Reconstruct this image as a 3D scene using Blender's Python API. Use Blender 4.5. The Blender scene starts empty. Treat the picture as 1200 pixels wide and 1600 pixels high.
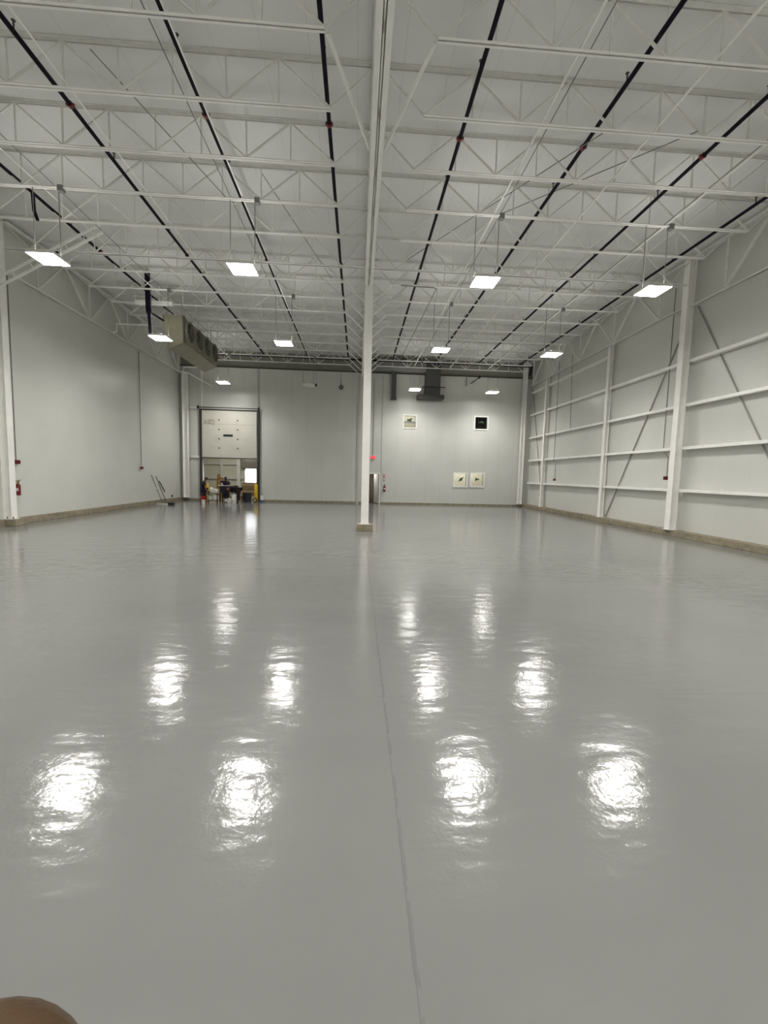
import bpy, bmesh, math, random
from mathutils import Vector, Matrix
random.seed(7)
SC = bpy.context.scene
COL = SC.collection

# ---------------------------------------------------------------- camera
F_PX, YAW, PITCH, ROLL = 669.0, 0.0633, -0.0855, -0.0238
CAM = Vector((0, 0, 2.0))
fw = Vector((math.sin(YAW) * math.cos(PITCH), math.cos(YAW) * math.cos(PITCH), math.sin(PITCH)))
r0 = Vector((math.cos(YAW), -math.sin(YAW), 0))
u0 = r0.cross(fw)
rt = r0 * math.cos(ROLL) - u0 * math.sin(ROLL)
up = r0 * math.sin(ROLL) + u0 * math.cos(ROLL)
cam_d = bpy.data.cameras.new('camera')
cam_d.sensor_fit = 'VERTICAL'
cam_d.sensor_height = 36.0
cam_d.lens = F_PX * 36.0 / 1600.0
cam_d.clip_start = 0.005
cam_d.clip_end = 200
cam = bpy.data.objects.new('camera', cam_d)
M = Matrix((rt, up, -fw)).transposed().to_4x4()
M.translation = CAM
cam.matrix_world = M
COL.objects.link(cam)
SC.camera = cam

# ---------------------------------------------------------------- world, exposure
w = bpy.data.worlds.new('World')
SC.world = w
w.use_nodes = True
w.node_tree.nodes['Background'].inputs[0].default_value = (0.92, 0.96, 1.0, 1)
w.node_tree.nodes['Background'].inputs[1].default_value = 9.0
SC.view_settings.view_transform = 'Standard'
SC.view_settings.look = 'None'
SC.view_settings.gamma = 1.0
SC.view_settings.use_curve_mapping = False
SC.view_settings.exposure = 0.0
LAMP_POWER = 50.0        # radiance of a lit high bay lens
BEAM_W = 106.0           # watts of the downward beam of each high bay light
BEAM_SPREAD = 140.0      # degrees
CEILING_FILL = 0.66           # share of lens radiance given to added glow strips that brighten the ceiling
ROOM_W = 75.0            # watts of the unseen lamps in the rooms behind the back wall

# ---------------------------------------------------------------- materials
def nt(name):
    m = bpy.data.materials.new(name)
    m.use_nodes = True
    return m, m.node_tree, m.node_tree.nodes['Principled BSDF']

def mat(name, col, rough=0.5, metal=0.0, spec=0.5, noise=0.06, nscale=6.0, bump=0.0):
    m, t, b = nt(name)
    b.inputs['Roughness'].default_value = rough
    b.inputs['Metallic'].default_value = metal
    b.inputs['Specular IOR Level'].default_value = spec
    tc = t.nodes.new('ShaderNodeTexCoord')
    n = t.nodes.new('ShaderNodeTexNoise')
    n.inputs['Scale'].default_value = nscale
    n.inputs['Detail'].default_value = 4
    t.links.new(tc.outputs['Object'], n.inputs['Vector'])
    r = t.nodes.new('ShaderNodeValToRGB')
    r.color_ramp.elements[0].position = 0.3
    r.color_ramp.elements[1].position = 0.7
    r.color_ramp.elements[0].color = tuple(c * (1 - noise) for c in col) + (1,)
    r.color_ramp.elements[1].color = tuple(min(1, c * (1 + noise)) for c in col) + (1,)
    t.links.new(n.outputs['Fac'], r.inputs['Fac'])
    t.links.new(r.outputs['Color'], b.inputs['Base Color'])
    if bump:
        bp = t.nodes.new('ShaderNodeBump')
        bp.inputs['Strength'].default_value = bump
        bp.inputs['Distance'].default_value = 0.01
        t.links.new(n.outputs['Fac'], bp.inputs['Height'])
        t.links.new(bp.outputs['Normal'], b.inputs['Normal'])
    return m

def emat(name, col, s, base=(0.8, 0.8, 0.8)):
    m, t, b = nt(name)
    b.inputs['Base Color'].default_value = base + (1,)
    b.inputs['Emission Color'].default_value = col + (1,)
    b.inputs['Emission Strength'].default_value = s
    return m

def math_node(t, op, a, b=None):
    n = t.nodes.new('ShaderNodeMath')
    n.operation = op
    for i, v in enumerate((a, b)):
        if v is None:
            continue
        if isinstance(v, (int, float)):
            n.inputs[i].default_value = v
        else:
            t.links.new(v, n.inputs[i])
    return n.outputs[0]

def line_mask(t, coord, pos, half):
    d = math_node(t, 'ABSOLUTE', math_node(t, 'SUBTRACT', coord, pos))
    return math_node(t, 'LESS_THAN', d, half)

def panel_mat(name, col, axis, period, off, rough, seam=0.75, half=0.006, dirt=0.05):
    """sheet metal panels with narrow grooves between them"""
    m, t, b = nt(name)
    tc = t.nodes.new('ShaderNodeTexCoord')
    sp = t.nodes.new('ShaderNodeSeparateXYZ')
    t.links.new(tc.outputs['Object'], sp.inputs[0])
    c = sp.outputs[axis]
    f = math_node(t, 'FRACT', math_node(t, 'DIVIDE', math_node(t, 'SUBTRACT', c, off - 50 * period), period))
    d = math_node(t, 'MULTIPLY', math_node(t, 'SUBTRACT', 0.5, math_node(t, 'ABSOLUTE', math_node(t, 'SUBTRACT', f, 0.5))), period)
    mask = math_node(t, 'LESS_THAN', d, half)
    n = t.nodes.new('ShaderNodeTexNoise')
    n.inputs['Scale'].default_value = 0.7
    n.inputs['Detail'].default_value = 5
    t.links.new(tc.outputs['Object'], n.inputs['Vector'])
    r = t.nodes.new('ShaderNodeValToRGB')
    r.color_ramp.elements[0].position = 0.35
    r.color_ramp.elements[1].position = 0.65
    r.color_ramp.elements[0].color = tuple(x * (1 - dirt) for x in col) + (1,)
    r.color_ramp.elements[1].color = tuple(col) + (1,)
    t.links.new(n.outputs['Fac'], r.inputs['Fac'])
    mx = t.nodes.new('ShaderNodeMix')
    mx.data_type = 'RGBA'
    t.links.new(mask, mx.inputs[0])
    t.links.new(r.outputs['Color'], mx.inputs[6])
    mx.inputs[7].default_value = tuple(x * seam for x in col) + (1,)
    t.links.new(mx.outputs[2], b.inputs['Base Color'])
    b.inputs['Roughness'].default_value = rough
    bp = t.nodes.new('ShaderNodeBump')
    bp.inputs['Strength'].default_value = 0.25
    bp.inputs['Distance'].default_value = 0.004
    bp.invert = True
    t.links.new(mask, bp.inputs['Height'])
    t.links.new(bp.outputs['Normal'], b.inputs['Normal'])
    return m

def floor_mat():
    m, t, b = nt('grey_epoxy_coating')
    tc = t.nodes.new('ShaderNodeTexCoord')
    sp = t.nodes.new('ShaderNodeSeparateXYZ')
    t.links.new(tc.outputs['Object'], sp.inputs[0])
    X, Y = sp.outputs[0], sp.outputs[1]
    # broad roller marks in the coating
    n1 = t.nodes.new('ShaderNodeTexNoise')
    n1.inputs['Scale'].default_value = 0.45
    n1.inputs['Detail'].default_value = 6
    mp = t.nodes.new('ShaderNodeMapping')
    mp.inputs['Scale'].default_value = (0.6, 1.6, 1)
    t.links.new(tc.outputs['Object'], mp.inputs['Vector'])
    t.links.new(mp.outputs['Vector'], n1.inputs['Vector'])
    r = t.nodes.new('ShaderNodeValToRGB')
    r.color_ramp.elements[0].position = 0.3
    r.color_ramp.elements[1].position = 0.7
    r.color_ramp.elements[0].color = (0.190, 0.193, 0.185, 1)
    r.color_ramp.elements[1].color = (0.210, 0.212, 0.203, 1)
    t.links.new(n1.outputs['Fac'], r.inputs['Fac'])
    # worn saw cut along the column line, and a fine cross joint
    wob = t.nodes.new('ShaderNodeTexNoise')
    wob.inputs['Scale'].default_value = 9.0
    wob.inputs['Detail'].default_value = 5
    t.links.new(tc.outputs['Object'], wob.inputs['Vector'])
    wx = math_node(t, 'ADD', X, math_node(t, 'MULTIPLY', math_node(t, 'SUBTRACT', wob.outputs['Fac'], 0.5), 0.03))
    j1 = line_mask(t, wx, 0.275, 0.011)
    j1b = line_mask(t, X, 0.268, 0.0025)
    j2 = line_mask(t, Y, 3.715, 0.0016)
    wmask = math_node(t, 'GREATER_THAN', wob.outputs['Fac'], 0.47)
    j1 = math_node(t, 'MULTIPLY', j1, wmask)
    jm = math_node(t, 'MULTIPLY', math_node(t, 'MAXIMUM', math_node(t, 'MAXIMUM', math_node(t, 'MULTIPLY', j1, 0.30), math_node(t, 'MULTIPLY', j1b, 0.45)), math_node(t, 'MULTIPLY', j2, 0.35)), 0.55)
    # a few specks
    vo = t.nodes.new('ShaderNodeTexVoronoi')
    vo.inputs['Scale'].default_value = 2.2
    t.links.new(tc.outputs['Object'], vo.inputs['Vector'])
    sk = math_node(t, 'MULTIPLY', math_node(t, 'LESS_THAN', vo.outputs['Distance'], 0.011), 0.45)
    jm = math_node(t, 'MAXIMUM', jm, sk)
    mx = t.nodes.new('ShaderNodeMix')
    mx.data_type = 'RGBA'
    t.links.new(jm, mx.inputs[0])
    t.links.new(r.outputs['Color'], mx.inputs[6])
    mx.inputs[7].default_value = (0.05, 0.05, 0.045, 1)
    t.links.new(mx.outputs[2], b.inputs['Base Color'])
    b.inputs['Roughness'].default_value = 0.135
    b.inputs['IOR'].default_value = 1.62
    # uneven self levelling surface: trowel waves and orange peel
    n2 = t.nodes.new('ShaderNodeTexNoise')
    n2.inputs['Scale'].default_value = 4.0
    n2.inputs['Detail'].default_value = 3
    n3 = t.nodes.new('ShaderNodeTexNoise')
    n3.inputs['Scale'].default_value = 42.0
    n3.inputs['Detail'].default_value = 2
    t.links.new(tc.outputs['Object'], n2.inputs['Vector'])
    t.links.new(tc.outputs['Object'], n3.inputs['Vector'])
    n4 = t.nodes.new('ShaderNodeTexNoise')
    n4.inputs['Scale'].default_value = 1.0
    n4.inputs['Detail'].default_value = 2
    mp4 = t.nodes.new('ShaderNodeMapping')
    mp4.inputs['Scale'].default_value = (1.6, 4.6, 1)
    t.links.new(tc.outputs['Object'], mp4.inputs['Vector'])
    t.links.new(mp4.outputs['Vector'], n4.inputs['Vector'])
    h = math_node(t, 'ADD', math_node(t, 'MULTIPLY', n2.outputs['Fac'], 1.0), math_node(t, 'MULTIPLY', n3.outputs['Fac'], 0.16))
    h = math_node(t, 'ADD', h, math_node(t, 'MULTIPLY', n4.outputs['Fac'], 1.5))
    h = math_node(t, 'SUBTRACT', h, math_node(t, 'MULTIPLY', jm, 0.5))
    bp = t.nodes.new('ShaderNodeBump')
    bp.inputs['Strength'].default_value = 1.0
    bp.inputs['Distance'].default_value = 0.0042
    t.links.new(h, bp.inputs['Height'])
    t.links.new(bp.outputs['Normal'], b.inputs['Normal'])
    return m

MT = {}
MT['floor'] = floor_mat()
MT['wall'] = panel_mat('grey_insulated_panel', (0.67, 0.675, 0.63), 1, 1.05, 0.0, 0.33, seam=0.88, half=0.004)
MT['wallb'] = panel_mat('grey_back_panel', (0.62, 0.625, 0.585), 0, 1.03, 0.60, 0.33, seam=0.80, half=0.008)
MT['deck'] = panel_mat('grey_roof_deck', (0.77, 0.775, 0.76), 0, 0.91, -0.15, 0.6, seam=0.82, half=0.006)
MT['upper'] = mat('taupe_parapet_sheet', (0.27, 0.26, 0.225), 0.7, noise=0.12, nscale=1.5)
MT['white'] = mat('white_steel_paint', (0.92, 0.91, 0.87), 0.42, noise=0.04, nscale=2.5)
MT['offwhite'] = mat('offwhite_steel_paint', (0.78, 0.775, 0.73), 0.5, noise=0.06)
MT['conc'] = mat('raw_concrete', (0.26, 0.225, 0.16), 0.85, noise=0.25, nscale=5, bump=0.4)
MT['pipe'] = mat('black_pipe_paint', (0.007, 0.005, 0.013), 0.6, spec=0.15, noise=0.2)
MT['red'] = mat('red_paint', (0.15, 0.007, 0.009), 0.4)
MT['redb'] = mat('bright_red_plastic', (0.55, 0.008, 0.010), 0.4)
MT['black'] = mat('black_plastic', (0.012, 0.012, 0.014), 0.5)
MT['dkgrey'] = mat('dark_grey_metal', (0.075, 0.075, 0.068), 0.5)
MT['galv'] = mat('galvanised_conduit', (0.24, 0.24, 0.225), 0.5, metal=0.2)
MT['trimgrey'] = mat('grey_joint_trim', (0.47, 0.47, 0.44), 0.5)
MT['rod'] = mat('grey_brace_steel', (0.34, 0.335, 0.31), 0.55)
MT['evap'] = mat('tan_cooler_casing', (0.24, 0.225, 0.16), 0.45, noise=0.08, nscale=2)
MT['fan'] = mat('dark_fan_blades', (0.05, 0.04, 0.035), 0.5)
MT['door'] = mat('cream_door_paint', (0.55, 0.535, 0.47), 0.45, noise=0.05, nscale=1.5)
MT['stain'] = mat('brown_scuff', (0.42, 0.39, 0.32), 0.7, noise=0.3, nscale=4)
MT['darkrub'] = mat('dark_rubber', (0.035, 0.032, 0.028), 0.7)
MT['yellow'] = mat('safety_yellow', (0.62, 0.40, 0.012), 0.45)
MT['orange'] = mat('orange_fibreglass', (0.50, 0.27, 0.025), 0.5)
MT['plastic'] = mat('white_plastic', (0.72, 0.72, 0.68), 0.4)
MT['green'] = mat('green_plastic', (0.05, 0.28, 0.11), 0.4)
MT['paper'] = mat('white_paper_sack', (0.74, 0.73, 0.68), 0.8, bump=0.5, nscale=20)
MT['cardboard'] = mat('brown_cardboard', (0.21, 0.14, 0.065), 0.8, noise=0.12)
MT['bin'] = mat('charcoal_bin_plastic', (0.016, 0.017, 0.024), 0.5)
MT['skin'] = mat('brown_skin', (0.30, 0.135, 0.065), 0.5)
MT['finger'] = mat('shaded_fingertip_skin', (0.068, 0.032, 0.0065), 0.45, noise=0.08, nscale=160, bump=0.12)  # shade from the phone is put into this dark skin colour
MT['nail'] = mat('fingernail', (0.42, 0.23, 0.15), 0.3)
MT['tee'] = mat('black_cotton', (0.012, 0.011, 0.013), 0.9)
MT['purple'] = mat('dark_purple_cotton', (0.022, 0.012, 0.032), 0.9)
MT['jeans'] = mat('dark_jeans', (0.018, 0.018, 0.035), 0.9)
MT['brownwear'] = mat('dark_brown_trousers', (0.030, 0.013, 0.010), 0.9)
MT['boot'] = mat('black_boot_leather', (0.012, 0.011, 0.011), 0.6)
MT['blue'] = mat('blue_plastic', (0.05, 0.055, 0.25), 0.4)
MT['signwhite'] = mat('white_sign_face', (0.75, 0.72, 0.68), 0.4)
MT['signred'] = mat('faded_red_sign', (0.48, 0.19, 0.17), 0.5)
MT['tag'] = mat('tan_paper_tag', (0.62, 0.50, 0.26), 0.7)
MT['cream'] = mat('cream_wall_paint', (0.74, 0.72, 0.60), 0.7, noise=0.03)
MT['dkgreen'] = mat('dark_green_patch', (0.035, 0.065, 0.035), 0.5, noise=0.4, nscale=15)
MT['dkroom'] = mat('dark_room_paint', (0.035, 0.037, 0.035), 0.7)
MT['brownfl'] = mat('dark_brown_floor', (0.075, 0.052, 0.042), 0.5)
MT['greyroom'] = mat('taupe_room_paint', (0.28, 0.26, 0.21), 0.7)
MT['lens'] = emat('lit_lamp_lens', (1.0, 0.975, 0.93), LAMP_POWER)
MT['ceiling_fill'] = emat('added_ceiling_fill_glow', (1.0, 0.975, 0.93), LAMP_POWER * CEILING_FILL)
MT['strip'] = emat('lit_strip_tube', (1.0, 0.98, 0.94), 4.0)
MT['lensoff'] = mat('unlit_lamp_lens', (0.8, 0.8, 0.76), 0.3)
MT['exit'] = emat('lit_exit_face', (1.0, 0.035, 0.05), 0.9, (0.25, 0.01, 0.01))
MT['exitlet'] = emat('lit_exit_letters', (1.0, 0.20, 0.20), 1.0, (0.3, 0.05, 0.05))
def glass_mat():
    m = bpy.data.materials.new('clear_window_glass')
    m.use_nodes = True
    t = m.node_tree
    t.nodes.clear()
    o = t.nodes.new('ShaderNodeOutputMaterial')
    a = t.nodes.new('ShaderNodeBsdfTransparent')
    g = t.nodes.new('ShaderNodeBsdfGlossy')
    g.inputs['Roughness'].default_value = 0.03
    fr = t.nodes.new('ShaderNodeFresnel')
    mx = t.nodes.new('ShaderNodeMixShader')
    t.links.new(fr.outputs[0], mx.inputs[0])
    t.links.new(a.outputs[0], mx.inputs[1])
    t.links.new(g.outputs[0], mx.inputs[2])
    t.links.new(mx.outputs[0], o.inputs[0])
    return m
MT['glass'] = glass_mat()

# ---------------------------------------------------------------- mesh helpers
class MB:
    def __init__(self, o=(0, 0, 0)):
        self.v, self.f, self.o, self.sm = [], [], Vector(o), False
    def add(self, vs, fs):
        n = len(self.v)
        self.v += [Vector(p) - self.o for p in vs]
        self.f += [tuple(i + n for i in f) for f in fs]
        return self
    def box(self, x0, x1, y0, y1, z0, z1):
        vs = [(x, y, z) for z in (z0, z1) for y in (y0, y1) for x in (x0, x1)]
        return self.add(vs, [(0, 2, 3, 1), (4, 5, 7, 6), (0, 1, 5, 4), (2, 6, 7, 3), (0, 4, 6, 2), (1, 3, 7, 5)])
    def cbox(self, c, s):
        return self.box(c[0] - s[0] / 2, c[0] + s[0] / 2, c[1] - s[1] / 2, c[1] + s[1] / 2, c[2] - s[2] / 2, c[2] + s[2] / 2)
    def bar(self, p, q, wdt, hgt, ref=(0, 0, 1)):
        p, q = Vector(p), Vector(q)
        d = (q - p).normalized()
        ref = Vector(ref)
        if abs(d.dot(ref)) > 0.99:
            ref = Vector((1, 0, 0))
        s = d.cross(ref).normalized()
        u = s.cross(d).normalized()
        vs = []
        for e in (p, q):
            for a, b in ((-1, -1), (1, -1), (1, 1), (-1, 1)):
                vs.append(e + s * a * wdt / 2 + u * b * hgt / 2)
        return self.add(vs, [(0, 1, 2, 3), (7, 6, 5, 4), (0, 4, 5, 1), (1, 5, 6, 2), (2, 6, 7, 3), (3, 7, 4, 0)])
    def tube(self, pts, r, n=8, cap=True):
        pts = [Vector(p) for p in pts]
        rs = r if isinstance(r, (list, tuple)) else [r] * len(pts)
        rings = []
        prev = None
        for i, p in enumerate(pts):
            a = pts[max(0, i - 1)]
            b = pts[min(len(pts) - 1, i + 1)]
            d = (b - a).normalized()
            ref = Vector((0, 0, 1)) if abs(d.z) < 0.95 else Vector((1, 0, 0))
            if prev is None:
                s = d.cross(ref).normalized()
            else:
                s = (prev - d * prev.dot(d)).normalized()
            prev = s
            u = d.cross(s)
            rings.append([p + s * math.cos(2 * math.pi * k / n) * rs[i] + u * math.sin(2 * math.pi * k / n) * rs[i] for k in range(n)])
        vs = [v for rg in rings for v in rg]
        fs = []
        for i in range(len(pts) - 1):
            for k in range(n):
                k2 = (k + 1) % n
                fs.append((i * n + k, i * n + k2, (i + 1) * n + k2, (i + 1) * n + k))
        if cap:
            fs.append(tuple(range(n - 1, -1, -1)))
            fs.append(tuple((len(pts) - 1) * n + k for k in range(n)))
        return self.add(vs, fs)
    def lathe(self, c, prof, n=20, axis='Z', cap0=True, cap1=True):
        """prof: list of (radius, height)"""
        vs = []
        for r, h in prof:
            for k in range(n):
                a = 2 * math.pi * k / n
                x, y = r * math.cos(a), r * math.sin(a)
                vs.append({'Z': (c[0] + x, c[1] + y, c[2] + h), 'X': (c[0] + h, c[1] + x, c[2] + y), 'Y': (c[0] + y, c[1] + h, c[2] + x)}[axis])
        fs = []
        for i in range(len(prof) - 1):
            for k in range(n):
                k2 = (k + 1) % n
                fs.append((i * n + k, i * n + k2, (i + 1) * n + k2, (i + 1) * n + k))
        if cap0:
            fs.append(tuple(range(n - 1, -1, -1)))
        if cap1:
            fs.append(tuple((len(prof) - 1) * n + k for k in range(n)))
        return self.add(vs, fs)
    def torus(self, c, R, r, axis='Y', n=24, m=8, a0=0, a1=2 * math.pi):
        pts = []
        full = abs(a1 - a0 - 2 * math.pi) < 1e-6
        for i in range(n + (0 if full else 1)):
            a = a0 + (a1 - a0) * i / n
            x, y = R * math.cos(a), R * math.sin(a)
            pts.append(Vector(c) + Vector({'Y': (x, 0, y), 'Z': (x, y, 0), 'X': (0, x, y)}[axis]))
        if full:
            vs, fs = [], []
            for i, p in enumerate(pts):
                rad = (p - Vector(c)).normalized()
                ax = Vector({'Y': (0, 1, 0), 'Z': (0, 0, 1), 'X': (1, 0, 0)}[axis])
                for k in range(m):
                    b = 2 * math.pi * k / m
                    vs.append(p + rad * math.cos(b) * r + ax * math.sin(b) * r)
            for i in range(n):
                for k in range(m):
                    i2, k2 = (i + 1) % n, (k + 1) % m
                    fs.append((i * m + k, i2 * m + k, i2 * m + k2, i * m + k2))
            return self.add(vs, fs)
        return self.tube(pts, r, m)
    def prism(self, poly, y0, y1):
        """poly in (x, z), extruded along y"""
        n = len(poly)
        vs = [(x, y0, z) for x, z in poly] + [(x, y1, z) for x, z in poly]
        fs = [tuple(range(n)), tuple(range(2 * n - 1, n - 1, -1))]
        for k in range(n):
            k2 = (k + 1) % n
            fs.append((k, k + n, k2 + n, k2))
        return self.add(vs, fs)
    def mesh(self, name, m, smooth=False):
        me = bpy.data.meshes.new(name)
        me.from_pydata([tuple(v) for v in self.v], [], self.f)
        bm = bmesh.new()
        bm.from_mesh(me)
        bmesh.ops.recalc_face_normals(bm, faces=bm.faces)
        bm.to_mesh(me)
        bm.free()
        if smooth:
            for p in me.polygons:
                p.use_smooth = True
            try:
                me.set_sharp_from_angle(angle=math.radians(40))
            except Exception:
                pass
        me.materials.append(MT[m])
        return me
    def build(self, name, m, parent=None, smooth=False, bevel=0.0):
        return link(name, self.mesh(name, m, smooth), parent, bevel=bevel)

def link(name, me, parent=None, loc=None, bevel=0.0):
    o = bpy.data.objects.new(name, me)
    COL.objects.link(o)
    if parent is not None:
        o.parent = parent
    if loc is not None:
        o.location = loc
    if bevel:
        b = o.modifiers.new('bevel', 'BEVEL')
        b.width = bevel
        b.segments = 2
        b.limit_method = 'ANGLE'
    return o

def tag(o, label=None, cat=None, group=None, kind=None):
    if label: o['label'] = label
    if cat: o['category'] = cat
    if group: o['group'] = group
    if kind: o['kind'] = kind
    return o

def thing(name, label, cat, loc=(0, 0, 0), group=None, kind=None):
    o = bpy.data.objects.new(name, None)
    o.empty_display_size = 0.1
    COL.objects.link(o)
    o.location = loc
    return tag(o, label, cat, group, kind)

def copy_tree(root, loc, label, group=None):
    """copy of a thing with copies of its parts and sub-parts, sharing meshes"""
    r = root.copy()
    COL.objects.link(r)
    r.location = loc
    r['label'] = label
    if group: r['group'] = group
    for ch in list(root.children):
        c = ch.copy()
        COL.objects.link(c)
        c.parent = r
        for g in list(ch.children):
            d = g.copy()
            COL.objects.link(d)
            d.parent = c
    return r

ORD = ['first', 'second', 'third', 'fourth', 'fifth', 'sixth', 'seventh', 'eighth', 'ninth', 'tenth', 'eleventh', 'twelfth', 'thirteenth', 'fourteenth', 'fifteenth', 'sixteenth']

# ---------------------------------------------------------------- dimensions of the hall
XL, XR, YB, YF, ZD = -11.86, 12.10, 29.80, -6.0, 10.04
BAY, SP = 15.24, 1.524
GX = 0.265                      # centre girder line
ZJ = 9.15                       # underside of the joists

# ---------------------------------------------------------------- shell
def wall_with_holes(name, u0, u1, z0, z1, t0, t1, holes, m, axis='Y'):
    """sheet in the x-z plane between y=t0 and y=t1 with rectangular openings"""
    us = sorted({u0, u1} | {h[0] for h in holes} | {h[1] for h in holes})
    zs = sorted({z0, z1} | {h[2] for h in holes} | {h[3] for h in holes})
    b = MB()
    for i in range(len(us) - 1):
        k = 0
        while k < len(zs) - 1:
            def solid(k):
                cu, cz = (us[i] + us[i + 1]) / 2, (zs[k] + zs[k + 1]) / 2
                return not any(h[0] < cu < h[1] and h[2] < cz < h[3] for h in holes)
            if not solid(k):
                k += 1
                continue
            s = k
            while k < len(zs) - 1 and solid(k):
                k += 1
            b.box(us[i], us[i + 1], t0, t1, zs[s], zs[k])
    return b.build(name, m)

floor = MB().box(-14.5, 12.6, YF - 0.2, 37.2, -0.2, 0.0).build('floor', 'floor')
tag(floor, 'glossy grey coated concrete floor of the whole hall', 'floor', kind='structure')
ceil = MB().box(XL - 0.3, XR + 0.3, YF - 0.2, 37.2, ZD, ZD + 0.2).build('ceiling', 'deck')
tag(ceil, 'pale grey metal roof deck above the joists', 'ceiling', kind='structure')
wl = MB().box(XL - 0.2, XL, YF, YB + 0.2, 0.0, ZD).build('wall_left', 'wall')
tag(wl, 'plain light grey panel wall on the left side', 'wall', kind='structure')
wr = MB().box(XR, XR + 0.2, YF, YB + 0.2, 0.0, ZD).build('wall_right', 'wall')
tag(wr, 'light grey panel wall behind the white girts on the right', 'wall', kind='structure')
wf = MB().box(XL - 0.2, XR + 0.2, YF - 0.2, YF, 0.0, ZD).build('wall_front', 'wallb')
tag(wf, 'grey panel wall behind the photographer', 'wall', kind='structure')
DOOR = (-10.45, -6.84, 0.0, 6.02)
MAN = (0.52, 1.50, 0.0, 2.08)
WINS = [(3.12, 3.92, 5.33, 6.12), (8.10, 8.94, 5.38, 6.18), (6.78, 7.62, 1.37, 2.22), (7.98, 8.84, 1.39, 2.25)]
wb = wall_with_holes('wall_back', XL, XR, 0.0, 8.90, YB, YB + 0.2, [DOOR, MAN] + WINS, 'wallb')
tag(wb, 'light grey panel wall at the far end with doors and windows', 'wall', kind='structure')
wu = MB().box(XL, XR, YB + 0.25, YB + 0.4, 8.7, ZD).build('wall_upper', 'upper')
tag(wu, 'set back strip of wall between far panels and roof', 'wall', kind='structure')
ow = wall_with_holes('wall_lightseal_back', -14.5, 12.6, 0.0, ZD + 0.2, 36.07, 36.27, [(-9.24, -8.34, 1.15, 2.27)], 'dkroom')  # added shell around the far rooms, keeps sky light from leaking in
tag(ow, 'added unseen wall blocking sky light behind the far rooms', 'wall', kind='structure')
for nm_, x_ in (('wall_lightseal_left', -14.7), ('wall_lightseal_right', 12.4)):
    tag(MB().box(x_, x_ + 0.2, YB, 36.27, 0, ZD + 0.2).build(nm_, 'dkroom'), 'added unseen side wall blocking sky light from the far rooms', 'wall', kind='structure')
tag(MB().box(-14.6, XL, YB + 0.19, YB + 0.3, 0, ZD + 0.1).build('wall_lightseal_return', 'dkroom'), 'added unseen return wall blocking sky light beside the loading room', 'wall', kind='structure')
tag(MB().box(-14.7, 12.6, YB, 36.27, ZD + 0.2, ZD + 0.3).build('ceiling_lightseal', 'dkroom'), 'added unseen roof blocking sky light over the far rooms', 'ceiling', kind='structure')
tr = MB().box(XL, XR, YB - 0.03, YB + 0.24, 8.90, 8.955).build('trim_1', 'darkrub')
tag(tr, 'thin dark cap strip along the top of the far wall', 'trim', kind='structure')
# vertical joints where the panel planes of the far wall change
t2 = MB().box(1.585, 1.635, YB - 0.025, YB, 0.14, 8.90).build('trim_2', 'trimgrey')
tag(t2, 'narrow vertical joint strip right of the walk-in doorway', 'trim', kind='structure')
t3 = MB().box(-0.08, 0.06, YB - 0.05, YB, 0.0, 8.90).build('trim_3', 'trimgrey')
tag(t3, 'vertical joint strip behind the centre column', 'trim', kind='structure')
t4 = MB().box(-6.80, -6.70, YB - 0.06, YB, 6.05, 8.90).build('trim_4', 'trimgrey')
tag(t4, 'vertical strip rising from the right jamb of the overhead door', 'trim', kind='structure')
# concrete kerbs under the walls
b = MB().box(XL, -11.72, YF, YB, 0, 0.23)
tag(b.build('baseboard_left', 'conc', bevel=0.01), 'raw concrete kerb along the foot of the left wall', 'kerb', kind='structure')
b = MB().box(11.68, XR, YF, YB, 0, 0.21)
tag(b.build('baseboard_right', 'conc', bevel=0.01), 'raw concrete kerb along the foot of the right wall', 'kerb', kind='structure')
b = MB().box(-6.70, 0.45, YB - 0.04, YB, 0, 0.14)
b.box(1.58, 11.68, YB - 0.04, YB, 0, 0.13).box(-11.72, -10.6, YB - 0.04, YB, 0, 0.14)
tag(b.build('baseboard_back', 'conc'), 'dirty concrete kerb along the foot of the far wall', 'kerb', kind='structure')

# rooms behind the far wall ------------------------------------------------
def room(name, x0, x1, y0, y1, z0, z1, m, label, open_front=True, holes=(), floor_m=None):
    r = thing(name, label, 'room', (0, 0, 0), kind='structure')
    t = 0.06
    s = MB().box(x0 - t, x0, y0, y1, z0, z1).box(x1, x1 + t, y0, y1, z0, z1)
    s.build('side_wall', m, r)
    bw = wall_with_holes('rear_wall', x0 - t, x1 + t, z0, z1, y1, y1 + t, list(holes), m)
    bw.parent = r
    MB().box(x0 - t, x1 + t, y0, y1 + t, z1, z1 + t).build('ceiling_panel', m, r)
    if floor_m:
        MB().box(x0, x1, y0, y1, z0 - t if z0 > 0.1 else 0.004, z0 if z0 > 0.1 else 0.012).build('floor_panel', floor_m, r)
    return r
def room_light(name, loc, sx, sy, watts):
    l = bpy.data.lights.new(name, 'AREA')
    l.shape = 'RECTANGLE'
    l.size, l.size_y, l.energy = sx, sy, watts
    l.color = (1.0, 0.97, 0.90)
    o = bpy.data.objects.new(name, l)
    o.location = loc
    COL.objects.link(o)
    return o
BW = (-9.24, -8.34, 1.15, 2.27)
rm = room('wall_loading_room', -13.6, -5.8, YB + 0.2, 36.0, 0, 4.4, 'cream', 'pale loading room seen through the overhead door', holes=[BW])
room_light('loading_room_fill', (-9.6, 33.0, 4.3), 3.0, 1.5, ROOM_W * 0.9)  # unseen area light added to brighten the loading room
tag(MB().box(-9.52, -8.2, 35.72, 35.98, 2.33, 3.02).build('trim_12', 'greyroom'), 'grey shutter housing above the bright window', 'trim', kind='structure')
sl = thing('strip_light', 'short lit strip light above the bright loading room window', 'light', (-8.75, 35.6, 3.12))
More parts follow.
